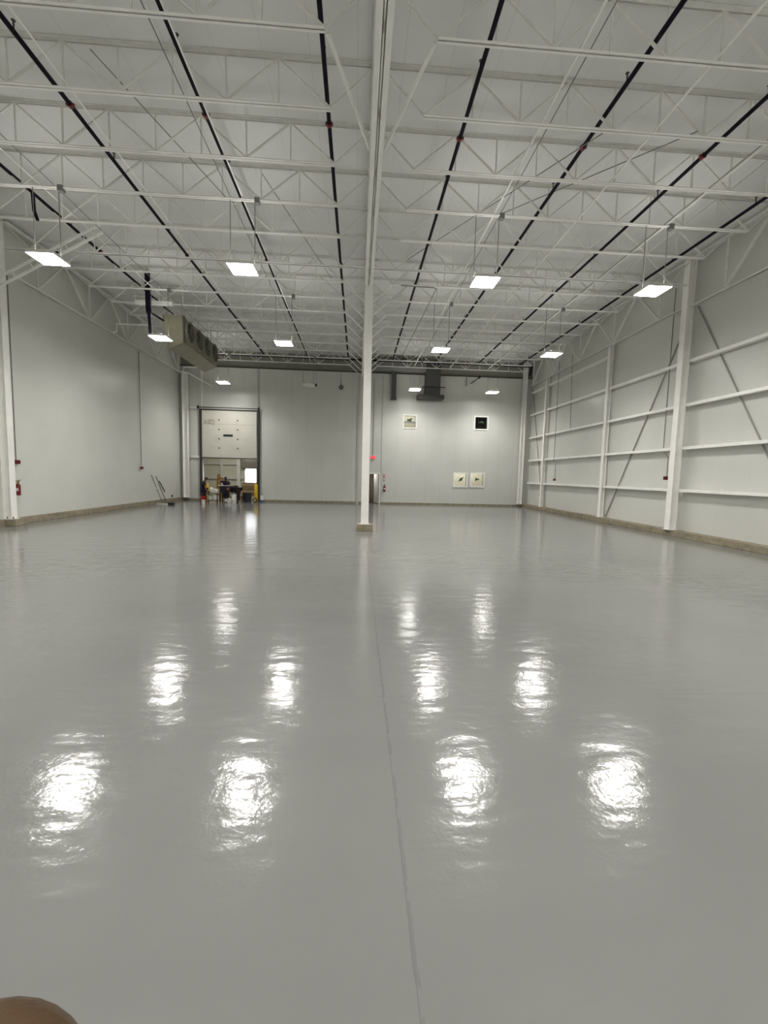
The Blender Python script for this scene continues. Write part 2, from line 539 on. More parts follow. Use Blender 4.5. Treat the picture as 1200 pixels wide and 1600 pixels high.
MB(sl.location).box(-9.25, -8.3, 35.62, 35.74, 3.12, 3.17).build('housing', 'offwhite', sl)
MB(sl.location).box(-9.22, -8.33, 35.635, 35.725, 3.09, 3.118).build('tube', 'strip', sl)
tag(MB().box(-13.6, -5.8, 35.86, 36.0, 2.56, 2.70).build('trim_5', 'offwhite'), 'upper pale rail on the loading room wall', 'trim', kind='structure')
tag(MB().box(-13.6, -9.4, 35.86, 36.0, 1.40, 1.54).build('trim_6', 'offwhite'), 'lower pale rail on the loading room wall', 'trim', kind='structure')
tag(MB().box(-9.85, -9.58, 35.80, 36.0, 0, 4.4).build('trim_7', 'white'), 'wide white post on the loading room wall', 'trim', kind='structure')
tag(MB().box(-11.18, -11.0, 35.83, 36.0, 0, 4.4).build('trim_8', 'offwhite'), 'thin white post on the loading room wall', 'trim', kind='structure')
w5 = thing('window_5', 'small bright daylit window in the loading room', 'window', (0, 0, 0), kind='structure')
b = MB()
b.box(BW[0] - 0.05, BW[0], 35.93, 36.0, BW[2] - 0.05, BW[3] + 0.05).box(BW[1], BW[1] + 0.05, 35.93, 36.0, BW[2] - 0.05, BW[3] + 0.05)
b.box(BW[0], BW[1], 35.93, 36.0, BW[2] - 0.05, BW[2]).box(BW[0], BW[1], 35.93, 36.0, BW[3], BW[3] + 0.05)
b.build('window_frame', 'offwhite', w5)
MB().box(BW[0], BW[1], 36.02, 36.03, BW[2], BW[3]).build('pane', 'glass', w5)
room('wall_passage', 0.35, 2.3, YB + 0.2, 32.2, 0, 2.4, 'greyroom', 'dim passage seen through the walk-in doorway', floor_m='brownfl')
room_light('passage_fill', (0.85, 30.75, 2.35), 0.5, 0.5, ROOM_W * 0.17)  # unseen area light added to brighten the open door leaf
room('wall_office', 5.6, 10.2, YB + 0.2, 31.3, 0.6, 3.0, 'cream', 'cream office behind the pair of low windows', floor_m='greyroom')
room_light('office_lamp', (7.8, 30.6, 2.95), 2.6, 0.5, ROOM_W * 0.42)
room('wall_upper_office', 2.2, 5.0, YB + 0.2, 31.3, 4.6, 6.8, 'cream', 'cream room behind the left high window', floor_m='greyroom')
room_light('upper_office_lamp', (3.6, 30.5, 6.75), 1.2, 0.5, ROOM_W * 0.22)
room('wall_dark_room', 7.2, 9.9, YB + 0.2, 31.3, 4.6, 6.8, 'dkroom', 'unlit room behind the right high window', floor_m='dkroom')

# ---------------------------------------------------------------- windows in the far wall
wlab = ['high window with white frame above the walk-in doorway side of far wall', 'high window with dark unlit pane on the far wall',
        'lower left window of the low pair on the far wall, bright cream', 'lower right window of the low pair on the far wall']
PATCH_SHAPES = [[(-.20, .06), (-.13, .15), (-.02, .12), (.05, .20), (.22, .17), (.10, .07), (.14, -.02), (.02, -.06), (-.06, -.02), (-.15, -.03)],
        [(-.18, .05), (-.05, .03), (.06, .11), (.17, .05), (.24, -.05), (.02, -.03), (-.14, -.02)],
        [(-.16, -.16), (-.04, -.05), (-.05, .03), (.10, .12), (.30, .15), (.18, .06), (.15, -.08), (.02, -.12)],
        [(-.14, -.13), (-.12, .09), (-.02, .11), (.04, .03), (.16, .06), (.12, -.07), (-.04, -.04), (-.06, -.13)]]
for i, (x0, x1, z0, z1) in enumerate(WINS):
    r = thing('window_%d' % (i + 1), wlab[i], 'window', (0, 0, 0), kind='structure')
    b = MB()
    e = 0.085
    b.box(x0 - e, x0, YB - 0.05, YB + 0.1, z0 - e, z1 + e).box(x1, x1 + e, YB - 0.05, YB + 0.1, z0 - e, z1 + e)
    b.box(x0, x1, YB - 0.05, YB + 0.1, z0 - e, z0).box(x0, x1, YB - 0.05, YB + 0.1, z1, z1 + e)
    b.build('window_frame', 'white' if i != 0 else 'offwhite', r, bevel=0.006)
    MB().box(x0, x1, YB + 0.06, YB + 0.07, z0, z1).build('pane', 'glass', r)
    cx, cz = (x0 + x1) / 2, (z0 + z1) / 2 + 0.05
    MB().prism([(cx + a, cz + c) for a, c in PATCH_SHAPES[i]], YB + 0.052, YB + 0.058).build('green_patch', 'dkgreen', r)  # irregular dark green patch on the pane
    if i == 0:
        MB().box(x0, x1, YB + 0.052, YB + 0.058, z0 + 0.28, z0 + 0.42).build('grey_band', 'galv', r)

# ---------------------------------------------------------------- overhead door and walk-in door
d = thing('door_1', 'cream sectional overhead door, half raised, in the far wall', 'door', (0, 0, 0), kind='structure')
DX0, DX1 = -10.45, -6.84
ZS = [2.92, 3.70, 4.48, 5.26, 6.04]
for i in range(4):
    MB().box(DX0, DX1, YB - 0.12, YB - 0.07, ZS[i], ZS[i + 1]).build('door_section', 'door', d, bevel=0.008)
MB().box(-9.05, -8.42, YB - 0.125, YB - 0.118, 4.33, 4.48).build('vision_slot', 'black', d)
for x in (-9.32, -8.10):
    for z in (3.56, 4.18, 4.80, 5.42):
        MB().lathe((x, YB - 0.15, z), [(0.045, 0.0), (0.05, 0.03)], 12, 'Y').build('bolt', 'dkgrey', d)
MB().box(DX0, DX1, YB - 0.125, YB - 0.065, 2.86, 2.926).build('bottom_seal', 'darkrub', d)
MB().box(DX0, DX1, YB - 0.124, YB - 0.119, 5.12, 5.15).build('scuff_line', 'stain', d)
MB().prism([(-10.35, 5.16), (-9.85, 5.12), (-9.62, 5.0), (-9.55, 5.45), (-9.72, 5.46), (-10.28, 5.42)], YB - 0.1235, YB - 0.1195).build('scuff', 'stain', d)
for x0, x1 in ((-10.60, -10.49), (-6.80, -6.66)):
    MB().box(x0, x1, YB - 0.16, YB, 0.0, 6.08).build('door_track', 'darkrub', d)
MB().box(-10.62, -6.66, YB - 0.15, YB, 6.06, 6.13).build('header_seal', 'darkrub', d)
MB().tube([(-10.6, YB - 0.2, 6.22), (-6.66, YB - 0.2, 6.22)], 0.035, 10).build('torsion_shaft', 'dkgrey', d)
for x in (-10.66, -6.7):
    MB().lathe((x - 0.03, YB - 0.2, 6.22), [(0.11, 0), (0.11, 0.07)], 14, 'X').build('cable_drum', 'black', d)
# rails left of the overhead door and the riser above it
tag(MB().box(-11.2, -10.6, YB - 0.1, YB, 6.12, 6.26).build('trim_9', 'offwhite'), 'short pale rail level with the top of the overhead door', 'trim', kind='structure')
tag(MB().box(-11.2, -10.6, YB - 0.1, YB, 2.88, 3.02).build('trim_10', 'offwhite'), 'short pale rail level with the bottom edge of the raised door', 'trim', kind='structure')
tag(MB().box(-10.5, -10.38, YB - 0.07, YB, 6.3, 8.9).build('trim_11', 'offwhite'), 'thin vertical strip above the left jamb of the overhead door', 'trim', kind='structure')
d2 = thing('door_2', 'white framed walk-in doorway standing open behind the centre column', 'door', (0, 0, 0), kind='structure')
b = MB().box(0.45, 0.52, YB - 0.03, YB + 0.2, 0, 2.15).box(1.50, 1.57, YB - 0.03, YB + 0.2, 0, 2.15).box(0.52, 1.50, YB - 0.03, YB + 0.2, 2.08, 2.15)
b.build('door_frame', 'white', d2)
b = MB().bar((1.47, YB + 0.22, 1.05), (1.20, YB + 1.08, 1.05), 0.045, 2.03)
lf = b.build('door_leaf', 'white', d2)
MB().tube([(1.18, YB + 1.02, 1.0), (1.10, YB + 1.0, 1.0), (1.12, YB + 0.9, 1.0)], 0.012, 8).build('handle', 'galv', d2)

# ---------------------------------------------------------------- columns
def wcol(name, label, x0, x1, yc, depth, z0, z1, plinth=None, m='white', faces='X', bolts=()):
    xc = (x0 + x1) / 2
    r = thing(name, label, 'column', (xc, yc, 0))
    o = r.location
    b = MB(o)
    tf = 0.018
    b.box(x0, x0 + tf, yc - depth / 2, yc + depth / 2, z0, z1).box(x1 - tf, x1, yc - depth / 2, yc + depth / 2, z0, z1)
    b.box(x0 + tf, x1 - tf, yc - 0.007, yc + 0.007, z0, z1)
    b.build('shaft', m, r)
    MB(o).box(x0 - 0.04, x1 + 0.04, yc - depth / 2 - 0.04, yc + depth / 2 + 0.04, z0 - 0.022, z0).build('base_plate', m, r)
    if plinth:
        MB(o).box(plinth[0], plinth[1], plinth[2], plinth[3], 0, z0 - 0.022).build('plinth', 'conc', r, bevel=0.012)
    for bx, by in bolts:
        MB(o).lathe((bx, by, z0), [(0.022, 0.0), (0.022, 0.03), (0.012, 0.03), (0.012, 0.075)], 8).build('anchor_bolt', 'dkgrey', r)
    return r
cc = thing('steel_column', 'white square steel column standing alone mid hall on concrete plinth', 'column', (0.28, 15.40, 0))
o = cc.location
MB(o).box(0.145, 0.415, 15.26, 15.53, 0.262, 9.98).build('shaft', 'white', cc, bevel=0.012)
MB(o).box(0.07, 0.49, 15.19, 15.61, 0.24, 0.262).build('base_plate', 'white', cc)
MB(o).box(-0.01, 0.585, 15.12, 15.70, 0.0, 0.24).build('plinth', 'conc', cc, bevel=0.012)
for bx in (0.105, 0.455):
    for by in (15.225, 15.575):
        MB(o).lathe((bx, by, 0.262), [(0.022, 0.0), (0.022, 0.03), (0.012, 0.03), (0.012, 0.08)], 8).build('anchor_bolt', 'conc', cc)
wcol('wall_column', 'wide white column with fire extinguisher on the left wall', XL, -11.60, 15.21, 0.25, 0.25, 9.95, (XL, -11.40, 14.98, 15.52),
     bolts=[(-11.72, 15.07), (-11.53, 15.07)])
wcol('wall_column', 'nearest tall white column on the right wall, carrying knee of column-line joist', 11.62, 11.88, 15.30, 0.27, 0.24, 9.95)
wcol('wall_column', 'slim white girt post on right wall beyond the tall column', 11.80, 11.98, 20.20, 0.20, 0.24, 8.4)
wcol('wall_column', 'slim white girt post on right wall nearest the far corner', 11.80, 11.98, 27.00, 0.20, 0.24, 8.35)
wcol('wall_column', 'white column in the far right corner', 11.30, 11.56, 29.58, 0.24, 0.24, 9.95)
wcol('wall_column', 'white column in the far left corner beside the overhead door', -11.60, -11.28, 29.52, 0.26, 0.24, 8.45)

# ---------------------------------------------------------------- joists
def angle_pair(b, p, q, leg, gap, th, up_):
    """two angle irons back to back with a gap, legs out, vertical legs going up_ (+1/-1)"""
    p, q = Vector(p), Vector(q)
    d = (q - p).normalized()
    s = d.cross(Vector((0, 0, 1))).normalized()
    for k in (-1, 1):
        c = s * k * (gap / 2 + leg / 2)
        b.bar(p + c + Vector((0, 0, up_ * th / 2)), q + c + Vector((0, 0, up_ * th / 2)), leg, th)
        c2 = s * k * (gap / 2 + th / 2)
        b.bar(p + c2 + Vector((0, 0, up_ * leg / 2)), q + c2 + Vector((0, 0, up_ * leg / 2)), th, leg)
    return b

def make_joist(label, xin, xout, bin_, bout, group, ext=False):
    """local coordinates: x as in the hall, y about the joist line, z from the bottom chord"""
    r = thing('roof_joist', label, 'joist', (0, 0, 0), group)
    H = ZD - ZJ
    if ext:
        zb = -0.16
        angle_pair(MB(), (ext[0], 0, zb), (ext[1], 0, zb), 0.055, 0.035, 0.008, 1).build('bottom_chord', 'white', r)
    else:
        zb = 0.0
        angle_pair(MB(), (bin_, 0, 0), (bout, 0, 0), 0.046, 0.022, 0.007, 1).build('bottom_chord', 'white', r)
    angle_pair(MB(), (xin, 0, H - 0.004), (xout, 0, H - 0.004), 0.055, 0.03, 0.008, -1).build('top_chord', 'offwhite', r)
    n = 5
    st = (bout - bin_) / n
    zt = H - 0.045
    dg = MB().bar((0, 0, zb + 0.035), (st / 2, 0, zt), 0.030, 0.045, (0, 1, 0)).mesh('web_diagonal', 'offwhite')
    dg2 = MB().bar((0, 0, zb + 0.035), (-st / 2, 0, zt), 0.030, 0.045, (0, 1, 0)).mesh('web_diagonal', 'offwhite')
    ps = MB().bar((0, 0, zb + 0.04), (0, 0, zt), 0.030, 0.030).mesh('web_post', 'offwhite')
    for k in range(n):
        link('web_diagonal', dg, r, (bin_ + st * k, 0, 0))
        link('web_diagonal', dg2, r, (bin_ + st * (k + 1), 0, 0))
    for k in range(1, 2 * n):
        link('web_post', ps, r, (bin_ + st * k / 2, 0, 0))
    for xe, xb in ((xin, bin_), (xout, bout)):
        MB().bar((xb, 0, zb + 0.03), (xe, 0, zt), 0.030, 0.040, (0, 1, 0)).build('end_web', 'offwhite', r)
    return r
LI, LO, LBI, LBO = GX - 0.06, -11.70, -0.67, -10.72
RI, RO, RBI, RBO = GX + 0.06, 11.80, 1.19, 10.97
gl, gr = 'roof joists left of the centre girder', 'roof joists right of the centre girder'
protoL = protoR = None
for k in range(1, 16):
    y = BAY + SP * (k - 6)
    if k == 6:
        jl = make_joist('column-line roof joist left of girder, its bottom chord reaching the centre column', LI, LO, LBI, LBO, gl, ext=(GX - 0.14, -11.5))
        jr = make_joist('column-line roof joist right of girder, its bottom chord reaching the tall right column', RI, RO, RBI, RBO, gr, ext=(GX + 0.14, 11.64))
        jl.location = (0, y, ZJ)
        jr.location = (0, y, ZJ)
        continue
    nm = '%s open-web roof joist %%s of the centre girder, counted from the photographer' % ORD[k - 1]
    if protoL is None:
        protoL = make_joist(nm % 'left', LI, LO, LBI, LBO, gl)
        protoR = make_joist(nm % 'right', RI, RO, RBI, RBO, gr)
        protoL.location = (0, y, ZJ)
        protoR.location = (0, y, ZJ)
    else:
        copy_tree(protoL, (0, y, ZJ), nm % 'left', gl)
        copy_tree(protoR, (0, y, ZJ), nm % 'right', gr)

# ---------------------------------------------------------------- girders
def girder(label, x, y0, y1, zb, zt, leg, gap, y_nodes, m='white', wm='offwhite', half=SP):
    r = thing('joist_girder', label, 'girder', (x, y0, zb))
    o = r.location
    for s in (-1, 1):
        b = MB(o)
        cx = x + s * (gap / 2 + leg / 2)
        b.box(cx - leg / 2, cx + leg / 2, y0, y1, zb, zb + 0.012)
        c2 = x + s * (gap / 2 + 0.006)
        b.box(c2 - 0.006, c2 + 0.006, y0, y1, zb, zb + leg)
        b.build('bottom_chord', m, r)
    b = MB(o)
    for s in (-1, 1):
        cx = x + s * (gap / 2 + leg / 2)
        b.box(cx - leg / 2, cx + leg / 2, y0, y1, zt - 0.012, zt)
        c2 = x + s * (gap / 2 + 0.006)
        b.box(c2 - 0.006, c2 + 0.006, y0, y1, zt - leg, zt)
    b.build('top_chord', wm, r)
    for yn in y_nodes:
        MB(o).bar((x, yn, zb + 0.05), (x, yn, zt - 0.05), 0.05, 0.05).build('web_post', wm, r)
        for e in (-half, half):
            if y0 < yn + e < y1:
                MB(o).bar((x, yn, zb + 0.05), (x, yn + e, zt - 0.05), 0.06, 0.07, (1, 0, 0)).build('web_diagonal', wm, r)
    return r
ZG = 8.45
girder('near centre joist girder, double white chord running overhead to the column', GX, -0.1, 15.245, ZG, 9.98, 0.112, 0.035, [0.76 + SP * k for k in range(10)], half=SP / 2)
girder('far centre joist girder, running from the column to the far wall', GX, 15.54, YB - 0.05, ZG, 9.98, 0.112, 0.035, [16.0 + SP * k for k in range(9)], half=SP / 2)
nodes = [BAY - SP + 2 * SP * k for k in range(-5, 6)]
girder('left wall joist girder near bay, above the plain grey panels', -11.60, -0.1, 15.08, 8.27, 9.95, 0.075, 0.03, [n for n in nodes if n < 15])
girder('left wall joist girder far bay, behind the fan cooler', -11.60, 15.42, 29.3, 8.30, 9.95, 0.075, 0.03, [n for n in nodes if n > 15])
girder('right wall joist girder near bay, before the tall right column', 11.74, -0.1, 15.12, 8.22, 9.95, 0.05, 0.02, [n for n in nodes if n < 15])
girder('right wall joist girder far bay, beyond the tall right column', 11.74, 15.48, 29.45, 8.30, 9.95, 0.05, 0.02, [n for n in nodes if n > 15])

# braces between joist bottom chords and the centre girder
gb = 'girder braces beside the centre column'
def brace(label, p, q, w_=0.045, name='girder_brace', group=gb, m='white'):
    o = MB(p).bar(p, q, w_, w_, (0, 1, 0)).build(name, m)
    o.location = p
    return tag(o, label, 'brace', group)
for k in range(7, 16):
    y = BAY + SP * (k - 6)
    brace('girder brace left of the centre girder, meeting %s joist' % ORD[k - 1], (LBI + 0.02, y + 0.05, ZJ + 0.02), (GX - 0.14, y + 0.05, ZG + 0.03))
    brace('girder brace right of the centre girder, meeting %s joist' % ORD[k - 1], (RBI - 0.02, y + 0.05, ZJ + 0.02), (GX + 0.14, y + 0.05, ZG + 0.03))
brace('long slanting brace overhead, left of the near centre girder', (-0.62, 7.68, ZJ + 0.01), (0.12, 9.15, ZG + 0.03), 0.05, group=None)
brace('long slanting brace overhead, right of the near centre girder', (1.15, 7.68, ZJ + 0.01), (0.41, 9.15, ZG + 0.03), 0.05, group=None)
# knee brace of the left column (two channels with spacers)
kb = thing('knee_brace', 'double channel knee brace from left column up to the joists', 'brace', (-11.45, 14.75, 7.75))
o = kb.location
p, q = Vector((-11.45, 14.75, 7.72)), Vector((-8.2, 14.75, 9.55))
kn_ = Vector((-(q - p).z, 0, (q - p).x)).normalized()
for s in (-0.12, 0.12):
    MB(o).bar(p + kn_ * s, q + kn_ * s, 0.06, 0.06).build('channel', 'white', kb)
for k in range(1, 6):
    c = p.lerp(q, k / 6)
    MB(o).bar(c - kn_ * 0.10, c + kn_ * 0.10, 0.05, 0.02).build('spacer_plate', 'white', kb)
# bridging angles running from front to back along the joists
for i, (x, z, side) in enumerate([(-3.17, 0.012, 'low line between the girder and second sprinkler pipe left'), (-3.36, ZD - ZJ - 0.05, 'high line under the deck left of the girder'),
                       (-5.62, 0.012, 'low line beside the third sprinkler pipe left'), (-5.9, ZD - ZJ - 0.05, 'high line beside the third sprinkler pipe left'),
                       (-8.28, 0.012, 'low line beside the outermost left sprinkler pipe'),
                       (3.62, 0.012, 'low line between first and second sprinkler pipe right'), (3.70, ZD - ZJ - 0.05, 'high line under the deck right of the girder'),
                       (6.0, 0.012, 'low line left of the third sprinkler pipe right'), (8.58, 0.012, 'low line left of the outermost right sprinkler pipe')]):
    b = MB((x, 7, ZJ + z))
    b.bar((x, 6.6, ZJ + z + 0.06), (x, 28.9, ZJ + z + 0.06), 0.035, 0.006).bar((x - 0.015, 6.6, ZJ + z + 0.075), (x - 0.015, 28.9, ZJ + z + 0.075), 0.006, 0.035)
    ob = b.build('bridging_angle', 'white')
    ob.location = (x, 7, ZJ + z)
    tag(ob, 'white bridging angle crossing the joists, ' + side, 'bridging', 'bridging angles across the joists')
# crossed bridging rods between joists
for i, (x0, y0, z0, x1, y1, z1, lab) in enumerate([
        (-5.2, 9.15, 9.9, -3.6, 12.2, 9.2, 'thin grey sway rod slanting left of second left sprinkler pipe, near end'),
        (-2.7, 12.2, 9.9, -1.1, 16.6, 9.2, 'thin grey sway rod slanting between first and second left sprinkler pipes'),
        (5.0, 9.2, 9.2, 1.6, 16.5, 9.9, 'thin grey sway rod slanting right of the centre girder'),
        (6.9, 9.1, 9.25, 4.0, 13.5, 9.9, 'thin grey sway rod slanting beside third right sprinkler pipe')]):
    ob = MB((x0, y0, z0)).tube([(x0, y0, z0), (x1, y1, z1)], 0.011, 6).build('sway_rod', 'galv')
    ob.location = (x0, y0, z0)
    tag(ob, lab, 'rod', 'sway rods between the joists')

# ---------------------------------------------------------------- sprinkler pipes
ZP = 9.42
gp = 'sprinkler branch pipes under the roof'
plab = {-0.74: 'first left of the centre girder', -3.30: 'second left of the centre girder', -6.02: 'third left of the centre girder', -8.95: 'fourth left of the centre girder, nearest left wall',
        2.11: 'first right of the centre girder', 4.90: 'second right of the centre girder', 7.72: 'third right of the centre girder', 10.45: 'fourth right of the centre girder, nearest right wall'}
coup = MB().lathe((0, 0, 0), [(0.043, -0.04), (0.060, -0.04), (0.060, 0.04), (0.043, 0.04)], 12, 'Y')
coup.box(0.05, 0.078, -0.025, 0.025, -0.02, 0.02).box(-0.078, -0.05, -0.025, 0.025, -0.02, 0.02)
coupm = coup.mesh('coupling', 'red', True)
hd = MB().tube([(0, 0, 0.03), (0, 0, 0.12)], 0.014, 8).lathe((0, 0, 0.12), [(0.02, 0), (0.012, 0.03), (0.012, 0.055), (0.035, 0.058), (0.035, 0.064)], 10)
hdm = hd.mesh('sprinkler_head', 'dkgrey', True)
for x, lab in plab.items():
    r = thing('sprinkler_pipe', 'black sprinkler pipe with red couplings, ' + lab, 'pipe', (x, 6.0, ZP), gp)
    MB((x, 6.0, ZP)).tube([(x, 6.0, ZP), (x, 28.1, ZP)], 0.043, 12).build('pipe_run', 'pipe', r, smooth=True)
    for y in (9.85, 15.95, 22.05):
        link('coupling', coupm, r, (0, y - 6.0 + (0.12 if x > 0 else 0), 0))
    for y in (8.4, 11.45, 14.5, 17.55, 20.6, 23.65, 26.7):
        link('sprinkler_head', hdm, r, (0, y - 6.0, 0))
mn = thing('sprinkler_main', 'black sprinkler main crossing the hall in front of the far wall', 'pipe', (-9.2, 28.12, ZP - 0.12))
MB(mn.location).tube([(-9.2, 28.12, ZP - 0.12), (11.3, 28.12, ZP - 0.12)], 0.055, 12).build('main_run', 'pipe', mn, smooth=True)
MB(mn.location).tube([(11.2, 28.12, 9.3), (11.2, 28.12, 8.95), (11.2, 28.3, 8.8)], 0.05, 10).build('riser', 'pipe', mn, smooth=True)

# ---------------------------------------------------------------- high bay lights
ZL = 7.40
lx = [-8.22, -3.20, 3.46, 8.36]
ly = [12.194, 18.29, 27.434]
lz = [7.40, 7.28, 7.43]
ls = [0.99, 0.975, 1.015]
unlit = (1, 2)
def make_light(label, lit=True, group=None, zl=ZL):
    r = thing('high_bay_light', label, 'light', (0, 0, 0), group)
    b = MB().box(-0.345, 0.345, -0.345, 0.345, 0.0, 0.07).box(-0.13, 0.13, -0.2, 0.2, 0.07, 0.13)
    b.build('housing', 'offwhite', r, bevel=0.008)
    MB().box(-0.325, 0.325, -0.325, 0.325, -0.012, -0.001).build('lens', 'lens' if lit else 'lensoff', r)
    top = (ZJ if zl > 0 else ZD) - abs(zl)
    if lit:
        for s in (-1, 1):
            MB().box(s * 0.23 - 0.07, s * 0.23 + 0.07, -0.26, 0.26, 0.0705, 0.076).build('ceiling_fill_strip', 'ceiling_fill', r)  # added upward glow strips, only there to brighten the roof deck
    if lit:
        ld_ = bpy.data.lights.new('beam', 'AREA')
        ld_.shape = 'SQUARE'
        ld_.size = 0.63
        ld_.energy = BEAM_W
        ld_.spread = math.radians(BEAM_SPREAD)
        ld_.color = (1.0, 0.975, 0.93)
        lo_ = link('beam', ld_, r, (0, 0, -0.016))
    for s in (-1, 1):
        MB().tube([(s * 0.32, 0, 0.06), (s * 0.32, 0, top)], 0.011, 6).build('hanger', 'galv', r)
    MB().box(0.325, 0.45, -0.08, 0.06, top - 0.08, top + 0.06).build('junction_box', 'galv', r)
    return r
rows = ['front row', 'middle row', 'back row']
lcol = ['nearest the left wall', 'just left of the centre column', 'just right of the centre column', 'nearest the right wall']
gL = 'lit high bay lights'
for j, y in enumerate(ly):
    pl = None
    for i, x in enumerate(lx):
        if (i, j) == unlit:
            r = make_light('unlit white high bay light in the back row, left of the column', False, zl=7.43)
            r.location = (-3.15, 27.434, 7.43)
            continue
        lab = 'lit square high bay light, %s, %s' % (rows[j], lcol[i])
        if pl is None:
            pl = make_light(lab, True, gL, lz[j])
            pl.location = (x * ls[j], y, lz[j])
        else:
            copy_tree(pl, (x * ls[j], y, lz[j]), lab, gL)
pl = None
for y, rn in ((4.3, 'overhead row'), (-2.6, 'row behind the photographer')):
    for i, x in enumerate(lx):
        lab = 'lit high bay light, unseen %s, %s' % (rn, lcol[i])
        if pl is None:
            pl = make_light(lab, True, gL, -ZL)
            pl.location = (x, y, ZL)
        else:
            copy_tree(pl, (x, y, ZL), lab, gL)
for i, x in enumerate((-3.52, 3.82, 8.58, -8.0)):
    ob = MB((x, 7, 9.3)).tube([(x, 6.2, 9.3), (x, 27.4, 9.3)], 0.011, 6).build('lighting_conduit', 'galv')
    ob.location = (x, 7, 9.3)
    tag(ob, 'thin grey conduit feeding the light row ' + ['just left of the column', 'just right of the column', 'nearest the right wall', 'nearest the left wall'][i], 'conduit', 'lighting conduits')
ob = MB((1.2, 16, 9.1)).tube([(1.5, 16.7, 9.12), (2.75, 16.7, 9.10), (2.85, 16.8, 9.10), (2.75, 20, 9.10), (2.45, 27.5, 9.10)], 0.018, 6).build('bent_conduit', 'galv')
ob.location = (1.2, 16, 9.1)
tag(ob, 'thin grey conduit with a right-angle bend right of the column', 'conduit')

# ---------------------------------------------------------------- girts and braces on the right wall
gz = [1.70, 3.25, 4.81, 6.37, 7.88]
lev = ['lowest', 'second from the floor', 'third from the floor', 'fourth from the floor', 'topmost']
bays = [(0.0, 15.14, 4, 'before the tall column'), (15.46, 20.09, 4, 'between tall column and first slim post'),
        (20.31, 26.89, 5, 'between the two slim posts'), (27.11, 29.46, 5, 'between last slim post and far corner')]
for y0, y1, n, bl in bays:
    for k in range(n):
        z = gz[k]
        b = MB((11.95, y0, z))
        b.box(11.87, 12.07, y0, y1, z + 0.045, z + 0.053).box(11.86, 11.87, y0, y1, z - 0.053, z + 0.053).box(11.87, 12.07, y0, y1, z - 0.053, z - 0.045)
        ob = b.build('wall_girt', 'white')
        ob.location = (11.95, y0, z)
        tag(ob, 'white wall girt, %s, %s' % (lev[k], bl), 'girt', 'girts on the right wall')
for lab, p, q in (('slanting brace rod on right wall before the tall column', (12.06, 15.2, 8.3), (12.06, 10.5, 0.24)),
                  ('slanting brace rod on right wall beyond the tall column', (12.06, 15.5, 8.2), (12.06, 20.05, 0.26)),
                  ('slanting brace rod on right wall near the far corner', (12.06, 29.7, 8.2), (12.06, 27.25, 0.26))):
    brace(lab, p, q, 0.036, 'wall_brace', 'brace rods on the right wall', 'rod')
# ---------------------------------------------------------------- conduits with red call boxes
def callbox(label, x, y, z, s, pts):
    r = thing('alarm_box', label, 'alarm box', (x, y, z))
    o = r.location
    MB(o).box(x - 0.05 * s, x + 0.05 * s, y - 0.07, y + 0.07, z - 0.07, z + 0.07).build('box', 'red', r, bevel=0.008)
    MB(o).lathe((x - 0.05 if x > 0 else x + 0.05, y, z), [(0.03, -0.03), (0.03, 0.03)], 10, 'X').build('button', 'black', r)
    MB(o).tube(pts, 0.018, 6).build('conduit', 'galv', r)
    return r
callbox('red alarm box with grey conduit on left wall beside the column', -11.78, 15.70, 2.16, 1, [(-11.80, 15.66, 2.2), (-11.80, 15.66, 8.4)])
callbox('red alarm box with grey conduit on left wall near the far end', -11.78, 24.3, 2.09, 1, [(-11.80, 24.3, 2.15), (-11.80, 24.3, 8.3)])
callbox('red alarm box with grey conduit beside the tall right column', 11.84, 15.85, 2.15, 1, [(11.88, 15.85, 2.2), (11.88, 15.85, 2.95), (11.88, 16.15, 3.2), (11.88, 16.15, 9.3)])
callbox('red alarm box with grey conduit on right wall between slim posts', 11.84, 25.2, 1.98, 1, [(11.86, 25.2, 2.0), (11.86, 25.2, 2.9), (11.86, 25.45, 3.1), (11.86, 25.45, 9.2)])
ob = MB((11.88, 23.8, 4.8)).tube([(11.88, 23.7, 4.85), (11.88, 23.95, 9.0)], 0.016, 6).build('drop_conduit', 'galv')
ob.location = (11.88, 23.8, 4.8)
tag(ob, 'thin grey conduit dropping down right wall, without a box', 'conduit')
r = thing('socket', 'tiny black socket low on the left wall near the far corner', 'socket', (XL, 28.2, 0.36))
MB(r.location).box(XL, XL + 0.04, 28.16, 28.28, 0.29, 0.43).build('face_plate', 'black', r)

def extinguisher(label, x, y, z, ang=0):
    r = thing('fire_extinguisher', label, 'fire extinguisher', (x, y, z))
    o = r.location
    MB(o).lathe((x, y, z), [(0.04, 0), (0.072, 0.015), (0.072, 0.34), (0.055, 0.39), (0.025, 0.42), (0.025, 0.45)], 16).build('cylinder', 'red', r, smooth=True)
    MB(o).box(x - 0.03, x + 0.03, y - 0.03, y + 0.03, z + 0.45, z + 0.50).build('valve', 'dkgrey', r)
    MB(o).bar((x, y, z + 0.5), (x + 0.11, y - 0.02, z + 0.54), 0.02, 0.015).build('lever', 'black', r)
    MB(o).tube([(x, y - 0.02, z + 0.47), (x - 0.09, y - 0.05, z + 0.42), (x - 0.10, y - 0.05, z + 0.2), (x - 0.08, y - 0.05, z + 0.1)], 0.012, 6).build('hose', 'black', r)
    MB(o).box(x - 0.06, x + 0.06, y - 0.076, y - 0.073, z + 0.16, z + 0.26).build('label_plate', 'signwhite', r)
    return r
e1 = extinguisher('red fire extinguisher with tan tag by the wide left column', -11.75, 15.63, 1.0)
MB(e1.location).box(-11.81, -11.69, 15.53, 15.54, 1.42, 1.54).build('tag', 'tag', e1)
extinguisher('red fire extinguisher hanging right of the walk-in doorway', 1.88, YB - 0.085, 0.86)
